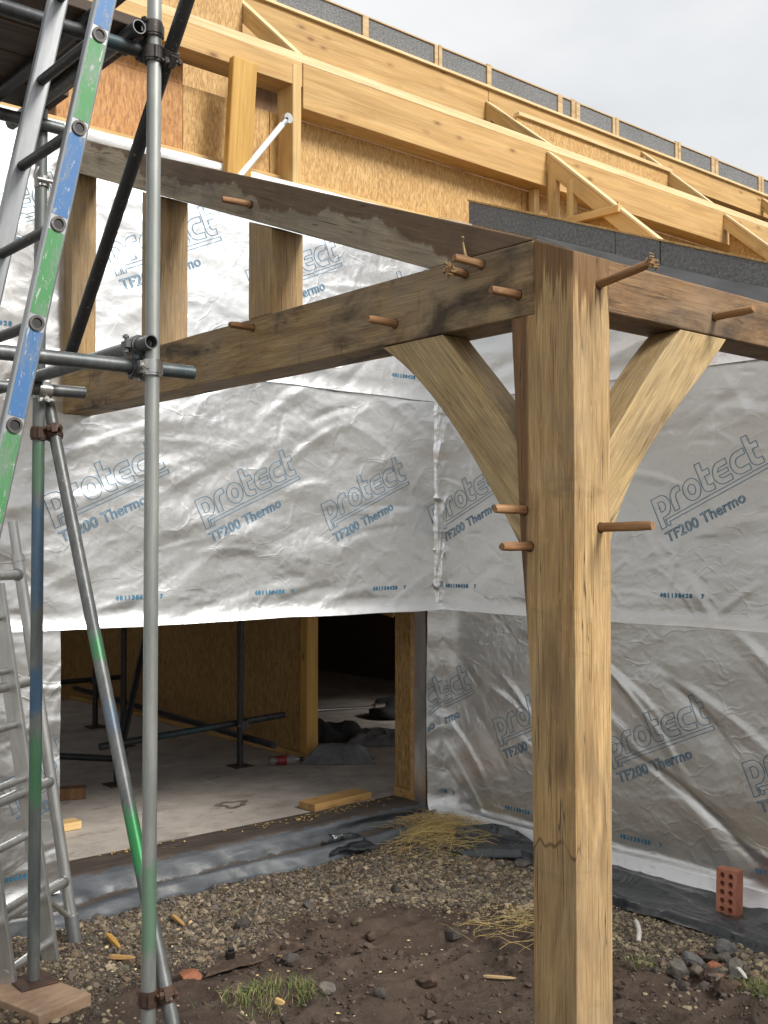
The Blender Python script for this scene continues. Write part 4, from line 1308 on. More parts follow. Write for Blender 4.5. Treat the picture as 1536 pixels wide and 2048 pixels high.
# ------------------------------------------------------------------ ladders and tower frame at the left
lad = thing('striped_ladder', 'aluminium ladder with blue and green painted stile leaning against the scaffold', 'ladder', (-1.67, .65, 0))
lx = lambda z: -1.243 + .2085 * (z - 2.05)
pA, pB = Vector((lx(.02), 0, .02)), Vector((lx(4.5), 0, 4.5))
dl = (pB - pA).normalized()
nl = Vector((dl.z, 0, -dl.x))
def stile(y, name='stile'):
    Mx_ = Matrix(((nl.x, 0, dl.x, pA.x), (0, 1, 0, y), (nl.z, 0, dl.z, pA.z), (0, 0, 0, 1)))      # local z along the stile
    L = (pB - pA).length
    prof = [(-.026, -.011), (-.021, -.0135), (.021, -.0135), (.026, -.011), (.026, .011), (.021, .0135), (-.021, .0135), (-.026, .011)]
    vs = [(x, yy, 0) for x, yy in prof] + [(x, yy, L) for x, yy in prof]
    n = len(prof)
    fs = [(i, (i + 1) % n, n + (i + 1) % n, n + i) for i in range(n)] + [tuple(range(n - 1, -1, -1)), tuple(range(n, 2 * n))]
    return MB().add(vs, fs).build(name, M['alu_dull'], lad, M=Mx_, bevel=0.0015, seg=1), Mx_
YN, YF = .65, 1.0
st1, MS = stile(YN)
st2, _ = stile(YF)
zr = [2.05 + .2455 * k / 1.0 for k in range(-8, 10)]
def along(z):
    return (z - .02) / dl.z
for z in zr:
    q = Vector((lx(z), 0, z))
    f = q + Vector((0, YN - .0145, 0)); g = q + Vector((0, YF + .0145, 0))
    MB().tube(f, g, .0135, 16, inner=.0105).build('rung', M['tube_black'], lad, smooth=True)
    o = MB().tube(q + Vector((0, YN - .0185, 0)), q + Vector((0, YN - .0125, 0)), .0185, 20, inner=.0125).build('ferrule', M['coupler_metal'], None, smooth=True)
    attach(o, st1)
    o = MB().tube(q + Vector((0, YN - .0150, 0)), q + Vector((0, YN - .0142, 0)), .0125, 16).build('socket', M['socket_black'], None)
    attach(o, st1)
# painted bands on the outer face: they swap colour at each rung, with a short bare gap
for k in range(len(zr) - 1):
    a_, b_ = along(zr[k]), along(zr[k + 1])
    kk = k - 8
    colr = {-1: 'stripe_green', 0: 'stripe_blue', 1: 'stripe_green', 2: 'stripe_blue', 3: 'stripe_green', 4: 'stripe_blue'}.get(kk, 'stripe_green' if k % 2 else 'stripe_blue')
    w0, w1 = (-.0205, .0205)
    MB().box(w0, w1, -.0141, -.0137, a_ + .021, b_ - .018).build('paint_band', M[colr], st1, M=MS)

# leaning directions shared by the plain ladder and the tower frame
RD = Vector((.797, .605, 0)); LD = Vector((-.605, .797, 0))
tow = thing('tower_frame', 'round tube aluminium tower frame leaning behind the plain ladder', 'tower frame', (-.11, 2.75, 0))
up_ = (Vector((0, 0, 1)) + LD * .175).normalized()
f0 = Vector((-.11, 2.75, 0.0))
fL = f0 - RD * 1.25
def fr(base, h):
    return base + up_ * h
for base in (f0, fL):
    MB().tube(fr(base, .06), fr(base, 1.72), .0254, 20).build('upright', M['alu'], tow, smooth=True)
    sp = MB().tube(fr(base, 1.72), fr(base, 1.90), .0215, 18, inner=.018)
    sp.tube(fr(base, 1.715), fr(base, 1.745), .030, 18)
    sp.tube(fr(base, 1.68) + RD * .03, fr(base, 1.715) + RD * .03, .008, 8)
    sp.build('spigot', M['alu'], tow, smooth=True)
    MB().tube(fr(base, .0), fr(base, .075), .029, 12).tube(fr(base, .07), fr(base, .12), .031, 16).build('foot', M['alu_dull'], tow, smooth=True)
for h in (.275, .72, 1.175, 1.655):
    MB().tube(fr(f0, h) - RD * .015, fr(fL, h) + RD * .015, .0225, 18).build('rung', M['alu'], tow, smooth=True)
MB().tube(fr(f0, .10), fr(f0, .275) - RD * .20, .012, 12).build('strut', M['alu'], tow, smooth=True)
mb = MB()
for h in (.275, .72, 1.175, 1.655):
    mb.tube(fr(f0, h) - RD * .034, fr(f0, h) - RD * .018, .028, 16)
mb.build('weld_collar', M['alu_dull'], tow, smooth=True)

pl = thing('plain_ladder', 'bare aluminium box stile ladder standing in front of the tower frame', 'ladder', (-.54, 2.39, 0))
l2 = Vector((-.285, 2.60, 0)); l1 = Vector((-.545, 2.395, 0))
rd = (l2 - l1).normalized()
ld = Vector((-rd.y, rd.x, 0))
uq = (Vector((0, 0, 1)) + ld * .172).normalized()
nq = rd.cross(uq)
for base in (l1, l2):
    Mx_ = Matrix(((rd.x, nq.x, uq.x, base.x), (rd.y, nq.y, uq.y, base.y), (rd.z, nq.z, uq.z, base.z), (0, 0, 0, 1)))
    MB().box(-.0125, .0125, -.036, .036, .005, 1.62).build('stile', M['alu'], pl, M=Mx_, bevel=0.003)
for k in range(7):
    h = .085 + k * .232
    MB().tube(l1 + uq * h - rd * .016, l2 + uq * h + rd * .016, .0165, 16).build('rung', M['alu'], pl, smooth=True)

# ------------------------------------------------------------------ inside the doorway
part = thing('partition', 'strand board partition with a timber end stud inside the doorway', 'partition', (2.7, 4.86, SLAB))
ys = [4.93, 5.9, 7.1, 8.3, 9.4]
for k in range(4):
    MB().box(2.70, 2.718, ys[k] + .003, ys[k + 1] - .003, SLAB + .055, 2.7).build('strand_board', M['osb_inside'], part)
timber('end_stud', (2.76, 4.885, SLAB + .03), (2.76, 4.885, 2.7), 0.11, 0.085, 'treated', part, up=(0, 1, 0))
timber('sole_plate', (2.735, 4.85, SLAB + .024), (2.735, 9.4, SLAB + .024), 0.09, 0.044, 'plank_raw', part)
inner = thing('indoor_scaffold', 'dark tube scaffold standing on the concrete floor inside the doorway', 'scaffold', (2.15, 5, SLAB))
def itube(name, a, b, mat='tube_inside'):
    MB().tube(a, b, RT, 14).build(name, M[mat], inner, smooth=True)
for x, y in ((2.19, 4.97), (1.90, 6.25), (2.13, 7.24), (1.22, 5.0)):
    if x > 1.3:
        itube('standard', (x, y, SLAB + .01), (x, y, 2.7), 'tube_black')
    else:
        itube('standard', (x, y, SLAB + .01), (x, y, SLAB + .35), 'tube_black')
    MB().box(x - .075, x + .075, y - .075, y + .075, SLAB + .002, SLAB + .009).build('base_plate', M['rusty'], inner)
itube('ledger', (2.24, 4.6, SLAB + .20), (2.24, 7.9, SLAB + .27), 'tube_black')
itube('ledger', (1.1, 5.02, SLAB + .27), (2.62, 5.02, SLAB + .33), 'tube_inside')
itube('ledger', (1.0, 7.29, SLAB + .42), (2.4, 7.29, SLAB + .42), 'tube_black')
itube('brace', (1.25, 5.06, SLAB + .10), (2.6, 6.6, 2.3), 'tube_black')
itube('ledger', (1.28, 5.05, SLAB + .16), (0.2, 6.5, SLAB + .16), 'tube_black')
for p in ((2.215, 4.97, SLAB + .30), (2.13, 7.26, SLAB + .41), (1.28, 5.04, SLAB + .20)):
    mb = MB()
    mb.tube((p[0], p[1] - .03, p[2]), (p[0], p[1] + .03, p[2]), .033, 12)
    mb.tube((p[0], p[1], p[2] - .03), (p[0], p[1], p[2] + .035), .033, 12)
    mb.tube((p[0] - .06, p[1] - .02, p[2]), (p[0] + .02, p[1] - .02, p[2]), .009, 8)
    mb.build('coupler', M['coupler_metal'], inner, smooth=True)

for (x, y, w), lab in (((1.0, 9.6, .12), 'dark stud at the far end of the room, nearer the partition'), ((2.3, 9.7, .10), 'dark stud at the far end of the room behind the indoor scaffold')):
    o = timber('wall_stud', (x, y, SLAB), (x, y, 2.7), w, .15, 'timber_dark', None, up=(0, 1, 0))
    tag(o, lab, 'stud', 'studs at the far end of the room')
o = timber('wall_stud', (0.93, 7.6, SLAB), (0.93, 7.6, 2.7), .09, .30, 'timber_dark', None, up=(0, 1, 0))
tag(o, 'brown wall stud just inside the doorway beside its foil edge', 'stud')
o = MB().box(2.35, 2.9, 9.0, 9.02, SLAB + .003, .55).build('strand_board_offcut', M['osb_inside'])
tag(o, 'low strand board offcut standing at the far end of the room', 'board')
o = timber('roof_spar', (3.2, 6.0, 1.5), (3.9, 5.2, 1.15), .09, .05, 'plank_raw', None)
tag(o, 'pale timber hanging at a slant in the dark room behind the partition', 'timber')

Mx_ = Matrix.Translation((2.03, 3.615, SLAB + .003)) @ Matrix.Rotation(rad(5), 4, 'Z')
o = MB().box(-.245, .245, -.075, .075, 0, .044).build('timber_offcut', M['plank_raw'], M=Mx_, bevel=0.002)
tag(o, 'short timber offcut lying on the concrete at the door threshold', 'timber')
Mx_ = Matrix.Translation((.14, 4.12, SLAB + .003)) @ Matrix.Rotation(rad(3), 4, 'Z')
o = MB().box(-.30, .40, -.05, .05, 0, .045).build('timber_offcut', M['batten'], M=Mx_, bevel=0.002)
tag(o, 'yellow timber offcut poking out behind the foil edge, farther of two', 'timber')
Mx_ = Matrix.Translation((.03, 3.96, SLAB + .003)) @ Matrix.Rotation(rad(-2), 4, 'Z')
o = MB().box(-.30, .335, -.045, .045, 0, .045).build('timber_offcut', M['treated'], M=Mx_, bevel=0.002)
tag(o, 'orange timber offcut poking out behind the foil edge, nearer of two', 'timber')
Mx_ = Matrix.Translation((.55, 4.95, SLAB + .003)) @ Matrix.Rotation(rad(-24), 4, 'Z')
o = MB().box(-.5, .38, -.05, .05, 0, .07).build('timber_offcut', M['timber_dark'], M=Mx_, bevel=0.002)
tag(o, 'dark timber lying on the floor behind the leaning scaffold tube', 'timber')
# dark ring stain left on the slab
vs, fs = [], []
for k in range(60):
    t_ = 2 * math.pi * k / 60
    w_ = .018 * math.sin(3 * t_ + 1) + .012 * math.sin(5 * t_)
    for r_ in (.052 + w_ * .5, .088 + w_):
        vs.append((1.52 + r_ * math.cos(t_) * 1.15, 4.02 + r_ * math.sin(t_), SLAB + .003))
for k in range(60):
    j = (k + 1) % 60
    fs.append((2 * k, 2 * k + 1, 2 * j + 1, 2 * j))
o = MB().add(vs, fs).build('oil_stain', M['stain'])
tag(o, 'dark ring stain on the concrete floor', 'stain')
# plastic bottle by the foot of the indoor upright
bt = thing('plastic_bottle', 'clear plastic bottle with a red label lying by the indoor scaffold foot', 'bottle', (2.45, 4.92, SLAB))
bx, by, bz = 2.36, 4.84, SLAB + .036
bdv = Vector((.93, -.36, 0)).normalized()
def lathe(prof, o_, d_, n=18):
    a_ = Vector((0, 0, 1)); b_ = d_.cross(a_)
    vs, fs = [], []
    for x, r_ in prof:
        for i in range(n):
            t_ = 2 * math.pi * i / n
            vs.append(Vector(o_) + d_ * x + (a_ * math.cos(t_) + b_ * math.sin(t_)) * r_)
    for k in range(len(prof) - 1):
        for i in range(n):
            j = (i + 1) % n
            fs.append((k * n + i, k * n + j, (k + 1) * n + j, (k + 1) * n + i))
    fs += [tuple(range(n - 1, -1, -1)), tuple(range((len(prof) - 1) * n, len(prof) * n))]
    return MB().add(vs, fs)
lathe([(0, .018), (.004, .03), (.02, .034), (.17, .034), (.20, .028), (.225, .014), (.24, .013)], (bx, by, bz), bdv).build('body', M['clear_plastic'], bt, smooth=True)
lathe([(.05, .0347), (.13, .0347)], (bx, by, bz), bdv).build('label', M['bottle_label'], bt, smooth=True)
lathe([(.238, .0155), (.258, .0155)], (bx, by, bz), bdv).build('cap', M['socket_black'], bt, smooth=True)
# crumpled grey bag and dark heap of tools and sheets
def blob(name, c, r, mat, seed, amp=.35, n=28, flat=0.0):
    th_ = np.linspace(0, 2 * np.pi, n, endpoint=False); ph = np.linspace(0.02, np.pi - .02, n // 2)
    T, P = np.meshgrid(th_, ph)
    x, y, z = np.sin(P) * np.cos(T), np.sin(P) * np.sin(T), np.cos(P)
    k = 1 + amp * (fbm(x * 1.7 + z * 1.3 + 10 + seed * 3.3, y * 1.7 - z * 1.1 + 10, seed, 4) - .5) * 2
    V = np.stack([c[0] + r[0] * x * k, c[1] + r[1] * y * k, np.maximum(c[2] + r[2] * z * k, flat)], -1).reshape(-1, 3)
    nu, nv = n, n // 2
    i = np.arange(nu * nv).reshape(nv, nu)
    j = np.roll(i, -1, 1)
    F = np.stack([i[:-1], j[:-1], j[1:], i[1:]], -1).reshape(-1, 4)
    caps = []
    return raw(name, V, F, M[mat])
def heap(name, pts, mat, seed, h, base):
    a, b, c, d = [np.array((*p, base), float) for p in pts]
    n = 40
    q = np.linspace(0, 1, n); Sg, Tg = np.meshgrid(q, q)
    P = ((1 - Sg) * (1 - Tg))[..., None] * a + (Sg * (1 - Tg))[..., None] * b + (Sg * Tg)[..., None] * c + ((1 - Sg) * Tg)[..., None] * d
    edge = np.minimum(np.minimum(Sg, 1 - Sg), np.minimum(Tg, 1 - Tg))
    P[..., 2] += h * sm(edge, 0, .22) * (.35 + .9 * ridge(Sg * 2.1 + seed + .4 * vn(Sg * 3, Tg * 3, seed), Tg * 1.7, seed)) + .025 * ridge(Sg * 5, Tg * 6 + seed, seed + 1) ** 2 * sm(edge, 0, .1) + .004
    P[..., 0] += .05 * (fbm(Sg * 3, Tg * 3 + 5, seed, 3) - .5); P[..., 1] += .05 * (fbm(Sg * 3 + 7, Tg * 3, seed, 3) - .5)
    return raw(name, P.reshape(-1, 3), grid_faces(n, n), M[mat])
o = heap('grey_bag', ((2.55, 4.72), (2.98, 4.36), (3.16, 4.60), (2.78, 4.80)), 'cloth_grey', 3, .095, SLAB)
tag(o, 'crumpled grey bag slumped at the foot of the partition end', 'bag')
o = heap('plastic_sheet', ((3.2, 5.05), (3.75, 4.62), (4.05, 4.95), (3.5, 5.35)), 'cloth_grey', 5, .07, SLAB)
tag(o, 'light grey sheet bundle on the floor beyond the grey bag', 'sheet')
o = heap('tool_bag', ((2.98, 5.45), (3.4, 5.1), (3.8, 5.45), (3.3, 5.85)), 'cloth_black', 2, .14, SLAB)
tag(o, 'black tool bag heap behind the partition end', 'bag')
o = blob('dark_box', (4.5, 5.9, SLAB + .08), (.24, .2, .12), 'cloth_black', 6, .3, 30, SLAB + .003)
tag(o, 'dark bag in the deep shade near the far side of the doorway', 'bag')
o = MB().tube((2.95, 5.35, .40), (4.0, 5.5, .32), .012, 10).tube((3.9, 5.47, .34), (4.05, 5.52, .33), .022, 10).build('metal_bar', M['bright_steel'], smooth=True)
tag(o, 'bright metal bar lying across the black tool bag', 'bar')

# ------------------------------------------------------------------ polythene along the slab edges
def dpm_left():
    u = np.linspace(-1.6, 2.44, 420)
    prof = [(3.535, .1235, 1.0), (3.45, .1255, 1.0), (3.36, .127, .95), (3.30, .132, 1.0), (3.27, .130, .75), (3.245, .112, .25), (3.222, .082, -.25), (3.20, .050, .05), (3.182, .024, .7), (3.155, .012, 1.3), (3.12, .016, 1.4), (3.09, .040, 1.1), (3.06, .060, .4), (3.03, .054, -.3), (3.0, .020, -.1), (2.968, -.016, .3)]
    # finer profile
    P = np.array(prof); k = np.linspace(0, len(prof) - 1, 60)
    Y = np.interp(k, range(len(prof)), P[:, 0]); Zp = np.interp(k, range(len(prof)), P[:, 1]); Dp = np.interp(k, range(len(prof)), P[:, 2])
    U, K = np.meshgrid(u, np.arange(60))
    Yg, Zg, Dg = Y[K], Zp[K], Dp[K]
    low = sm(Zg, .12, .05)
    wav = fbm(U * 2.0, Yg * 3, 2, 4) - .5
    Yg = Yg + wav * .12 * low + .06 * low * sm(U, .9, 2.3) - .10 * low * (1 - sm(U, -.2, .6)) * .3
    Yg = np.where(U < .05, np.minimum(Yg, 3.19 + 0 * Yg), Yg)
    Zg = Zg + (.012 * (fbm(U * 3, Yg * 5, 4, 3) - .5)) * (0.1 + low) + .012 * low * ridge(U * 1.7, Yg * 7, 1) ** 3
    base = ground_z(U, Yg)
    Zg = np.where(K > 45, np.maximum(Zg, base * (K > 45) + .004), Zg)
    o = raw('polythene_sheet', np.stack([U, Yg, Zg], -1).reshape(-1, 3), grid_faces(420, 60), M['polythene'])
    vcol(o, 'dirt', np.repeat(Dg.reshape(-1, 1), 3, 1))
    return o
o = dpm_left()
tag(o, 'muddy blue grey polythene sheet draped over the slab edge at the doorway', 'sheet')
def dpm_right():
    u = np.linspace(-2.2, 2.35, 480); k = np.linspace(0, 1, 60)
    U, K = np.meshgrid(u, k)
    wid = .26 + .17 * sm(U, 2.2, 1.3) + .07 * (fbm(U * 2, U * 0, 3, 3) - .5)
    X = W - .10 - wid * K
    n = fbm(U * 1.3 + K * 1.2, K * 3.2 + U * .6, 2, 3)
    Zg = .062 * (1 - K) ** 1.3 + .030 * ridge(U * .45 + K * .9 + .25 * n, K * 4.2 + U * .5, 1) ** 2 * sm(K, .05, .3) + .02 * (n - .5) * np.minimum(K * 4, 1)
    Zg = Zg + 0.016 * ridge(U * 1.6 - K * 1.8, K * 3.4 + U * 1.0 + n, 4) ** 2 * sm(K, .12, .3) + .004 * ridge(U * 7 + 2 * n, K * 9 + U * 3, 6) ** 3
    flat_ = np.exp(-(((X - 2.33) / .12) ** 2 + ((U - 1.00) / .18) ** 2) ** 2)
    Zg = Zg * (1 - flat_) + .016 * flat_
    X = X + .02 * (fbm(U * 9, K * 3, 5, 3) - .5) * K
    Zg = np.maximum(Zg, 0) + np.maximum(ground_z(X, U), -.02) * sm(K, .1, .6) + .004
    Zg = Zg - .03 * sm(K, .93, 1.0)
    o = raw('polythene_sheet', np.stack([X, U, Zg], -1).reshape(-1, 3), grid_faces(480, 60), M['polythene_black'])
    return o
o = dpm_right()
tag(o, 'black polythene sheet rumpled along the foot of the right foil wall', 'sheet')
# torn flap of polythene below the straw
def flap(name, pts, mat, seed, h=.05):
    """patch spanned by a quad of ground points with folds"""
    a, b, c, d = [np.array(p, float) for p in pts]
    n = 44
    s = np.linspace(0, 1, n); Sg, Tg = np.meshgrid(s, s)
    P = (1 - Sg)[..., None] * (1 - Tg)[..., None] * a + Sg[..., None] * (1 - Tg)[..., None] * b + Sg[..., None] * Tg[..., None] * c + (1 - Sg)[..., None] * Tg[..., None] * d
    P[..., 2] += h * ridge(Sg * 1.6 + seed, Tg * 2.6 + .5 * vn(Sg * 3, Tg * 3, seed), seed) ** 2 + .012 * (fbm(Sg * 5, Tg * 5, seed, 3) - .5)
    P[..., 0] += .03 * (fbm(Sg * 4, Tg * 4 + 5, seed, 3) - .5); P[..., 1] += .03 * (fbm(Sg * 4 + 7, Tg * 4, seed, 3) - .5)
    P[..., 2] = np.maximum(P[..., 2], ground_z(P[..., 0], P[..., 1]) + .004)
    return raw(name, P.reshape(-1, 3), grid_faces(n, n), M[mat])
o = flap('polythene_flap', ((1.96, 2.50, .02), (2.36, 2.10, .02), (2.46, 2.45, .10), (2.30, 2.78, .10)), 'polythene_black', 3, .05)
tag(o, 'loose black polythene flap lying below the straw heap', 'sheet')
o = flap('polythene_scrap', ((1.50, 2.98, .03), (1.80, 2.92, .03), (1.80, 3.12, .06), (1.62, 3.16, .075)), 'polythene_black', 5, .02)
tag(o, 'torn grey corner of sheet folded up on the doorway polythene', 'sheet')
# muddy offcut of sheet half buried beside the two tubes
o = flap('buried_sheet', ((.12, 2.02, .0), (.62, 2.02, .0), (.66, 2.16, .0), (.30, 2.2, .0)), 'clod', 1, .014)
tag(o, 'muddy brown scrap of sheet half buried right of the scaffold feet', 'sheet')

# ------------------------------------------------------------------ brick
def make_brick():
    bm = bmesh.new()
    w, h, t_ = .1025, .215, .065
    edges = []
    def loop(pts):
        vs_ = [bm.verts.new((x, 0, z)) for x, z in pts]
        for i in range(len(vs_)):
            edges.append(bm.edges.new((vs_[i], vs_[(i + 1) % len(vs_)])))
    loop([(-w / 2, 0), (w / 2, 0), (w / 2, h), (-w / 2, h)])
    for i in range(5):
        for s in (-1, 1):
            cx_, cz_ = s * .021, .030 + i * .0388
            loop([(cx_ + .0118 * math.cos(k * math.pi / 7), cz_ + .0135 * math.sin(k * math.pi / 7)) for k in range(14)])
    bmesh.ops.triangle_fill(bm, use_beauty=True, edges=edges)
    r_ = bmesh.ops.extrude_face_region(bm, geom=list(bm.faces))
    for v_ in [g_ for g_ in r_['geom'] if isinstance(g_, bmesh.types.BMVert)]:
        v_.co.y += t_
    bmesh.ops.recalc_face_normals(bm, faces=bm.faces)
    me = bpy.data.meshes.new('brick')
    bm.to_mesh(me)
    bm.free()
    me.materials.append(M['brick_clay'])
    o_ = bpy.data.objects.new('brick', me)
    COL.objects.link(o_)
    return o_
brick = make_brick()
# hole face looks back towards the viewer's left, long side grooved
Mx_ = Matrix.Translation((2.335, 1.03, .020)) @ Matrix.Rotation(rad(-86), 4, 'Z') @ Matrix.Rotation(rad(-3), 4, 'X')
brick.matrix_basis = Mx_
tag(brick, 'red brick with ten round holes standing on end on the black sheet', 'brick')
mb = MB()
for k in range(27):
    z = .008 + k * .0076
    mb.box(.0512, .0526, .003, .062, z, z + .0042)
g = mb.build('grooved_side', M['brick_clay'], None, M=Mx_)
attach(g, brick)

# ------------------------------------------------------------------ stones, chips and litter on the ground
ico_v = None
def ico(sub):
    bm = bmesh.new()
    bmesh.ops.create_icosphere(bm, subdivisions=sub, radius=1)
    v = np.array([x.co[:] for x in bm.verts]); f = np.array([[q.index for q in p.verts] for p in bm.faces])
    bm.free()
    return v, f
V1, F1 = ico(1)
V3, F3 = ico(3)
def scatter(name, n, xr, yr, size, palette, mask, mat, label, zl=.25, squash=(.5, .9), seed=1):
    r_ = np.random.default_rng(seed)
    X = r_.uniform(*xr, n * 3); Y = r_.uniform(*yr, n * 3)
    keep = r_.random(n * 3) < mask(X, Y)
    X, Y = X[keep][:n], Y[keep][:n]
    m = len(X)
    s = size[0] * np.exp(r_.normal(0, size[1], m))
    s = np.clip(s, size[2], size[3])
    A = r_.normal(size=(m, 3, 3))
    Q, _ = np.linalg.qr(A)
    sc = np.stack([np.ones(m), r_.uniform(.6, 1, m), r_.uniform(*squash, m)], -1)
    Vb = V1[None] * (1 + r_.uniform(-.42, .42, (m, len(V1), 1)))
    Vb = Vb * sc[:, None, :] * s[:, None, None]
    yaw = r_.uniform(0, 6.28, m); tl = r_.uniform(-.5, .5, m)
    c_, s_ = np.cos(yaw), np.sin(yaw)
    ct, st = np.cos(tl), np.sin(tl)
    x = Vb[..., 0]; y = Vb[..., 1] * ct[:, None] - Vb[..., 2] * st[:, None]; z = Vb[..., 1] * st[:, None] + Vb[..., 2] * ct[:, None]
    Vw = np.stack([x * c_[:, None] - y * s_[:, None] + X[:, None], x * s_[:, None] + y * c_[:, None] + Y[:, None], z + (ground_z(X, Y) + zl * s)[:, None]], -1)
    F = (F1[None] + (np.arange(m) * len(V1))[:, None, None]).reshape(-1, 3)
    o = raw(name, Vw.reshape(-1, 3), F, M[mat], smooth=False)
    pal = np.array(palette)
    ci = pal[r_.integers(0, len(pal), m)] * r_.uniform(.65, 1.35, (m, 1))
    vcol(o, 'tint', np.repeat(ci, len(V1), 0))
    return tag(o, label, None, kind='stuff')
outside = lambda x, y: ((y < 3.12) & (x < 2.42)).astype(float)
gp = [(.21, .17, .125), (.12, .096, .074), (.21, .165, .115), (.29, .235, .16), (.075, .058, .045), (.17, .12, .075), (.13, .115, .10)]
scatter('gravel', 25000, (-1.2, 2.4), (1.6, 3.1), (.0058, .55, .0025, .030), gp, lambda x, y: outside(x, y) * gravel_mask(x, y) ** 1.5, 'pebble', 'brown and grey angular gravel on the ground beside the walls', zl=.0, seed=11)
scatter('gravel', 11000, (1.3, 2.4), (-.6, 2.6), (.0072, .45, .003, .026), [(.25, .2, .13), (.30, .245, .16), (.19, .155, .11), (.12, .1, .08)], lambda x, y: outside(x, y) * gravel_mask(x, y) ** 1.5, 'pebble', 'yellowish gravel along the foot of the right wall', zl=.0, seed=12)
scatter('mud_crumbs', 3000, (-.9, 2.2), (-.3, 2.5), (.0055, .6, .002, .026), [(.07, .05, .038), (.095, .068, .052), (.055, .04, .031), (.12, .09, .07)], lambda x, y: outside(x, y) * (1 - gravel_mask(x, y)) * (vn(x * 4, y * 4, 3) > .45), 'pebble', 'crumbs of dark brown soil on the mud', seed=13)
scatter('rubble', 190, (1.42, 2.05), (.30, .98), (.017, .4, .008, .036), [(.15, .125, .10), (.10, .085, .07), (.2, .16, .12), (.085, .07, .058), (.16, .10, .07)], lambda x, y: outside(x, y) * np.exp(-(((x - 1.70) / .16) ** 2 + ((y - .66) / .2) ** 2)), 'pebble', 'broken rubble heaped between the black sheet and the mud right of the post', zl=.35, seed=15)
# pale chips of wood
scatter('wood_chips', 650, (-.9, 1.6), (.4, 3.1), (.0055, .5, .003, .016), [(.62, .45, .22), (.7, .55, .32), (.5, .33, .15)], lambda x, y: outside(x, y) * (vn(x * 3, y * 3, 6) ** 3) * 1.6 * (1 - .93 * sm(x, .3, .7)), 'sawdust', 'pale wood chips scattered over the soil', zl=.6, squash=(.2, .4), seed=14)
def slab_dust(n, seed):
    r_ = np.random.default_rng(seed)
    X = r_.uniform(.0, 2.35, n); Y = 3.50 - np.abs(r_.normal(0, .05, n)) + .03 * np.sin(X * 3)
    keep = r_.random(n) < sm(vn(X * 3.5, X * 0, 4), .35, .6) + .1
    X, Y = X[keep], Y[keep]; m = len(X)
    s = r_.uniform(.002, .0065, m)
    a = r_.uniform(0, 6.28, m)
    dx, dy = np.cos(a) * s * 1.6, np.sin(a) * s * 1.6
    ex, ey = -np.sin(a) * s * .6, np.cos(a) * s * .6
    z = np.full(m, SLAB + .009) + r_.uniform(0, .004, m)
    V = np.stack([np.stack([X - dx - ex, Y - dy - ey, z], -1), np.stack([X + dx - ex, Y + dy - ey, z + .002], -1), np.stack([X + dx + ex, Y + dy + ey, z + .003], -1), np.stack([X - dx + ex, Y - dy + ey, z + .001], -1)], 1).reshape(-1, 3)
    F = np.arange(4 * m).reshape(-1, 4)
    o = raw('sawdust', V, F, M['sawdust'], smooth=False)
    vcol(o, 'tint', np.repeat(np.array([(.55, .38, .14)]) * r_.uniform(.7, 1.2, (m, 1)), 4, 0))
    return tag(o, 'yellow sawdust along the edge of the concrete floor', None, kind='stuff')
slab_dust(520, 5)

def stone(x, y, r, mat, label, sq=.65, seed=1, name='stone', sink=.35):
    r_ = np.random.default_rng(seed)
    d = V3
    k = 1 + .55 * (fbm(d[:, 0] * 1.1 + 10 + seed, d[:, 1] * 1.1 + d[:, 2] * .9 + 10, seed, 3) - .5) * 2 * .55 + .26 * (fbm(d[:, 0] * 4 + 20, d[:, 1] * 5 + d[:, 2] * 4 + 20, seed + 2, 3) - .5)
    # facet the stone with a few cutting planes
    P = d * k[:, None]
    for _ in range(7):
        n_ = r_.normal(size=3); n_ /= np.linalg.norm(n_)
        dd = P @ n_
        cut = r_.uniform(.55, .85)
        P = P - np.maximum(dd - cut, 0)[:, None] * n_
    P = P * np.array([1, r_.uniform(.65, .95), sq]) * r
    a = r_.uniform(0, 6.28)
    c_, s_ = math.cos(a), math.sin(a)
    Z0 = float(ground_z(np.array([x]), np.array([y]))[0])
    V = np.stack([P[:, 0] * c_ - P[:, 1] * s_, P[:, 0] * s_ + P[:, 1] * c_, P[:, 2]], -1)
    o = raw(name, V, F3, M[mat], smooth=False)
    o.location = (x, y, Z0 + r * sq * (1 - sink) * .7)
    return tag(o, label, name.replace('_', ' '), 'loose ' + name.replace('_', ' ') + 's on the ground')
stone(1.72, .80, .052, 'stone_blue', 'rough blue grey stone at the edge of the black sheet right of the post', .8, 3)
stone(1.93, .79, .055, 'stone_blue', 'blue grey lump touching the black sheet below the brick', .85, 9)
stone(1.60, .78, .06, 'stone_grey', 'largest pitted grey stone in the heap right of the post', .7, 4)
stone(1.76, .72, .042, 'stone_red', 'broken piece of red brick in the heap right of the post', .45, 6)
stone(1.82, .66, .045, 'stone_grey', 'grey stone behind the grass tuft at the right', .7, 7)
stone(1.63, .66, .04, 'clod', 'dark clod below the pitted grey stone', .8, 8)
stone(1.72, .60, .045, 'stone_grey', 'grey stone beside the green grass tuft at the right', .8, 12)
stone(1.52, .72, .04, 'stone_dark', 'dark stone at the muddy end of the heap right of the post', .7, 15)
stone(1.55, .55, .05, 'clod', 'wet dark clod at the foot of the heap near the grass', .7, 17)
stone(.83, 1.47, .058, 'clod', 'round earthy clod alone in the middle of the mud', .6, 18)
stone(1.23, 1.72, .05, 'stone_dark', 'dark clod at the back edge of the mud left of the post', .65, 19)
stone(.93, 1.95, .035, 'clod', 'small dark clod where mud meets gravel', .7, 20)
stone(1.42, 2.34, .036, 'stone_dark', 'angular dark stone on the gravel below the straw', .8, 21)
stone(.55, 2.42, .042, 'stone_dark', 'dark stone on the gravel below the doorway polythene', .75, 22)
stone(.96, 2.45, .034, 'stone_grey', 'angular grey stone midway along the gravel', .8, 23)
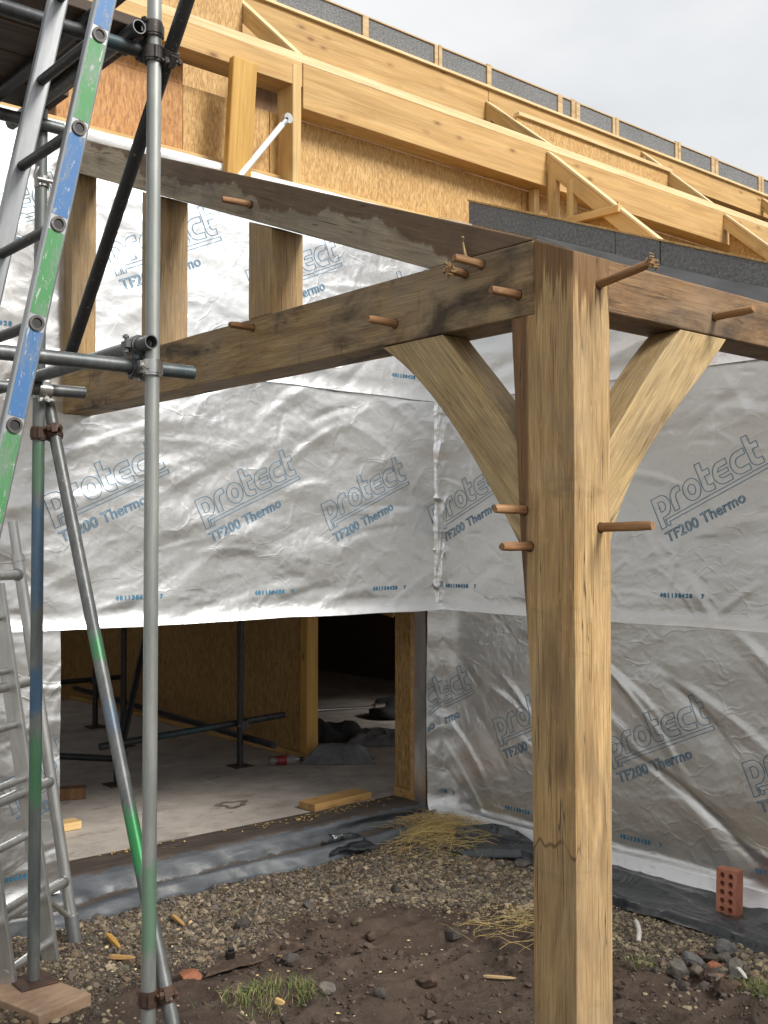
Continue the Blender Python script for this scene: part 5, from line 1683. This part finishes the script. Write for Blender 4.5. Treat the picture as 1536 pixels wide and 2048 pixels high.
stone(.47, 1.92, .038, 'stone_dark', 'dark stone among the wood chips above the grass tuft', .7, 24)
stone(.41, 1.60, .04, 'stone_grey', 'grey stone beside the left grass tuft', .8, 25)
stone(.56, 1.45, .035, 'stone_dark', 'dark stone at the bottom edge right of the left grass tuft', .7, 26)
stone(-.12, 1.95, .075, 'stone_grey', 'flat pale stone behind the scaffold coupler at the ground', .35, 27)
stone(.07, 2.08, .05, 'stone_red', 'reddish stone just right of the leaning tube foot', .6, 28)
stone(2.20, 2.18, .06, 'stone_grey', 'grey stone under the tip of the black flap', .5, 29)
# loose wooden splinters and litter
def stick(a, b, r, mat, label, name='wood_splinter', flat=.5):
    a = Vector((a[0], a[1], float(ground_z(np.array([a[0]]), np.array([a[1]]))[0]) + a[2]))
    b = Vector((b[0], b[1], float(ground_z(np.array([b[0]]), np.array([b[1]]))[0]) + b[2]))
    mid = (a + b) / 2
    Mx_, L = frame_matrix(a, b)
    vs, fs = [], []
    st_ = [(0, .6), (.12, 1), (.55, .95), (.85, .7), (1, .25)]
    for f_, s_ in st_:
        for y_, z_ in ((-1, -flat), (1, -flat), (.9, flat), (-.8, flat * 1.1)):
            vs.append((L * f_, y_ * r * s_ + random.uniform(-.1, .1) * r, z_ * r * s_))
    for k in range(len(st_) - 1):
        for i in range(4):
            j = (i + 1) % 4
            fs.append((k * 4 + i, k * 4 + j, k * 4 + 4 + j, k * 4 + 4 + i))
    fs += [(3, 2, 1, 0), tuple(len(st_) * 4 - 4 + i for i in range(4))]
    o = MB().add(vs, fs).build(name, M[mat], M=Mx_)
    return tag(o, label, name.split('_')[-1], None)
stick((.0, 2.66, .03), (-.03, 2.48, .03), .013, 'treated', 'orange wood splinter lying on gravel near the tower frame foot')
stick((-.10, 2.44, .02), (-.02, 2.36, .02), .012, 'plank_raw', 'pointed wood splinter in the dark soil below the tower frame foot')
stick((.36, 2.72, .02), (.33, 2.56, .02), .012, 'plank_raw', 'orange wood splinter standing out on gravel right of the tubes')
stick((1.05, 1.36, .015), (1.14, 1.26, .012), .008, 'spline_wood', 'pale sliver of wood on the mud left of the post')
stick((1.73, .60, .05), (1.70, .54, .03), .010, 'shell_white', 'small white shard in the mud near the right grass tuft', 'white_shard')
stick((.18, 1.62, .035), (.20, 1.585, .035), .009, 'batten', 'pale wood block lying in the left grass tuft', 'wood_block', 1.0)
o = MB().path([(1.86, 1.19, .06), (1.83, 1.16, .065), (1.79, 1.12, .05), (1.755, 1.10, .02)], .011, 10).build('white_pipe', M['shell_white'], smooth=True)
tag(o, 'short bent white pipe on the gravel below the black sheet', 'pipe')
o = MB().box(-.018, .018, -.012, .012, 0, .035).box(-.012, .012, -.008, .008, .035, .05).build('plastic_clip', M['socket_black'], M=Matrix.Translation((.30, 2.13, .01)) @ Matrix.Rotation(.3, 4, 'X'), bevel=0.002)
tag(o, 'small black plastic clip on the ground beside the buried scrap of sheet', 'clip')

# straw and grass
def blades(name, n, cx_, cy_, rx, ry, L, r, cols, mat, label, mode, seed):
    r_ = np.random.default_rng(seed)
    vs, fs, cs = [], [], []
    for k in range(n):
        x = cx_ + r_.normal(0, rx); y = cy_ + r_.normal(0, ry)
        if y > 3.12 and mode != 'grass':
            y = 3.12 - r_.random() * .2
        x = min(x, 2.40)
        z = float(ground_z(np.array([x]), np.array([y]))[0])
        l = L * r_.uniform(.5, 1.2)
        a = r_.uniform(0, 6.28) if mode == 'grass' else r_.normal(-.75, .75) + (math.pi if r_.random() < .5 else 0)
        pts = []
        if mode == 'grass':
            lean = r_.uniform(.2, 1.1)
            for s in range(5):
                f = s / 4
                pts.append((x + math.cos(a) * lean * l * f * f, y + math.sin(a) * lean * l * f * f, z + l * f * (1 - .35 * lean * f)))
        else:
            h0 = abs(r_.normal(0, .018)) + .006 + .035 * math.exp(-((x - cx_) / rx) ** 2 - ((y - cy_) / ry) ** 2)
            cv = r_.normal(0, .8)
            px, py = x, y
            for s in range(5):
                f = s / 4 - .5
                aa = a + cv * f
                qx, qy = x + math.cos(aa) * l * f, y + math.sin(aa) * l * f
                zz = float(ground_z(np.array([qx]), np.array([qy]))[0]) if qy < 3.05 and qx < 2.4 else .07
                pts.append((qx, qy, max(zz, 0) + h0 + .03 * (0.25 - f * f) + r_.normal(0, .004)))
        w = r * r_.uniform(.6, 1.2)
        nx, ny = -math.sin(a) * w, math.cos(a) * w
        b0 = len(vs)
        col = np.array(cols[r_.integers(len(cols))]) * r_.uniform(.75, 1.2)
        for s, p in enumerate(pts):
            tp = 1 - (.85 * (s / 4) ** 1.5 if mode == 'grass' else 0)
            vs += [(p[0] + nx * tp, p[1] + ny * tp, p[2]), (p[0], p[1], p[2] + w * .8 * tp), (p[0] - nx * tp, p[1] - ny * tp, p[2])]
            cs += [col] * 3
        for s in range(4):
            i = b0 + 3 * s
            fs += [(i, i + 1, i + 4, i + 3), (i + 1, i + 2, i + 5, i + 4), (i + 2, i, i + 3, i + 5)]
    o = raw(name, np.array(vs), np.array(fs), M[mat], smooth=False)
    vcol(o, 'tint', np.array(cs))
    return tag(o, label, None, kind='stuff')
sc_ = [(.46, .31, .11), (.38, .25, .08), (.27, .17, .06), (.52, .39, .19), (.18, .17, .05), (.33, .24, .1)]
blades('straw', 520, 2.28, 2.88, .10, .17, .26, .0013, sc_, 'straw', 'heap of yellow straw in the corner between doorway and right wall', 'straw', 1)
blades('straw', 150, 2.05, 2.72, .12, .12, .24, .0014, sc_ + [(.2, .24, .07)], 'straw', 'loose straw strands trailing over the soil below the straw heap', 'straw', 2)
blades('straw', 75, 1.49, 1.58, .12, .10, .24, .0011, sc_ + [(.25, .26, .09)], 'straw', 'flattened straw on the gravel directly left of the post', 'straw', 3)
gc = [(.10, .155, .035), (.14, .19, .05), (.07, .11, .025), (.24, .22, .09), (.3, .25, .12)]
blades('grass', 260, .15, 1.70, .075, .06, .055, .0018, gc, 'grass', 'green grass tuft at the bottom edge right of the scaffold tubes', 'grass', 4)
blades('grass', 160, .32, 1.62, .035, .04, .05, .0016, gc, 'grass', 'small green grass tuft next to the larger tuft near the tubes', 'grass', 5)
blades('grass', 220, 1.69, .49, .055, .05, .05, .0017, gc, 'grass', 'green grass tuft among stones at the lower right', 'grass', 6)
blades('grass', 70, 1.58, .98, .05, .05, .05, .0014, gc + [(.3, .27, .1)], 'grass', 'sparse yellowing grass right of the post', 'grass', 7)
blades('grass', 45, .16, 2.52, .03, .03, .05, .0014, gc, 'grass', 'few green blades on the gravel right of the leaning tube', 'grass', 8)
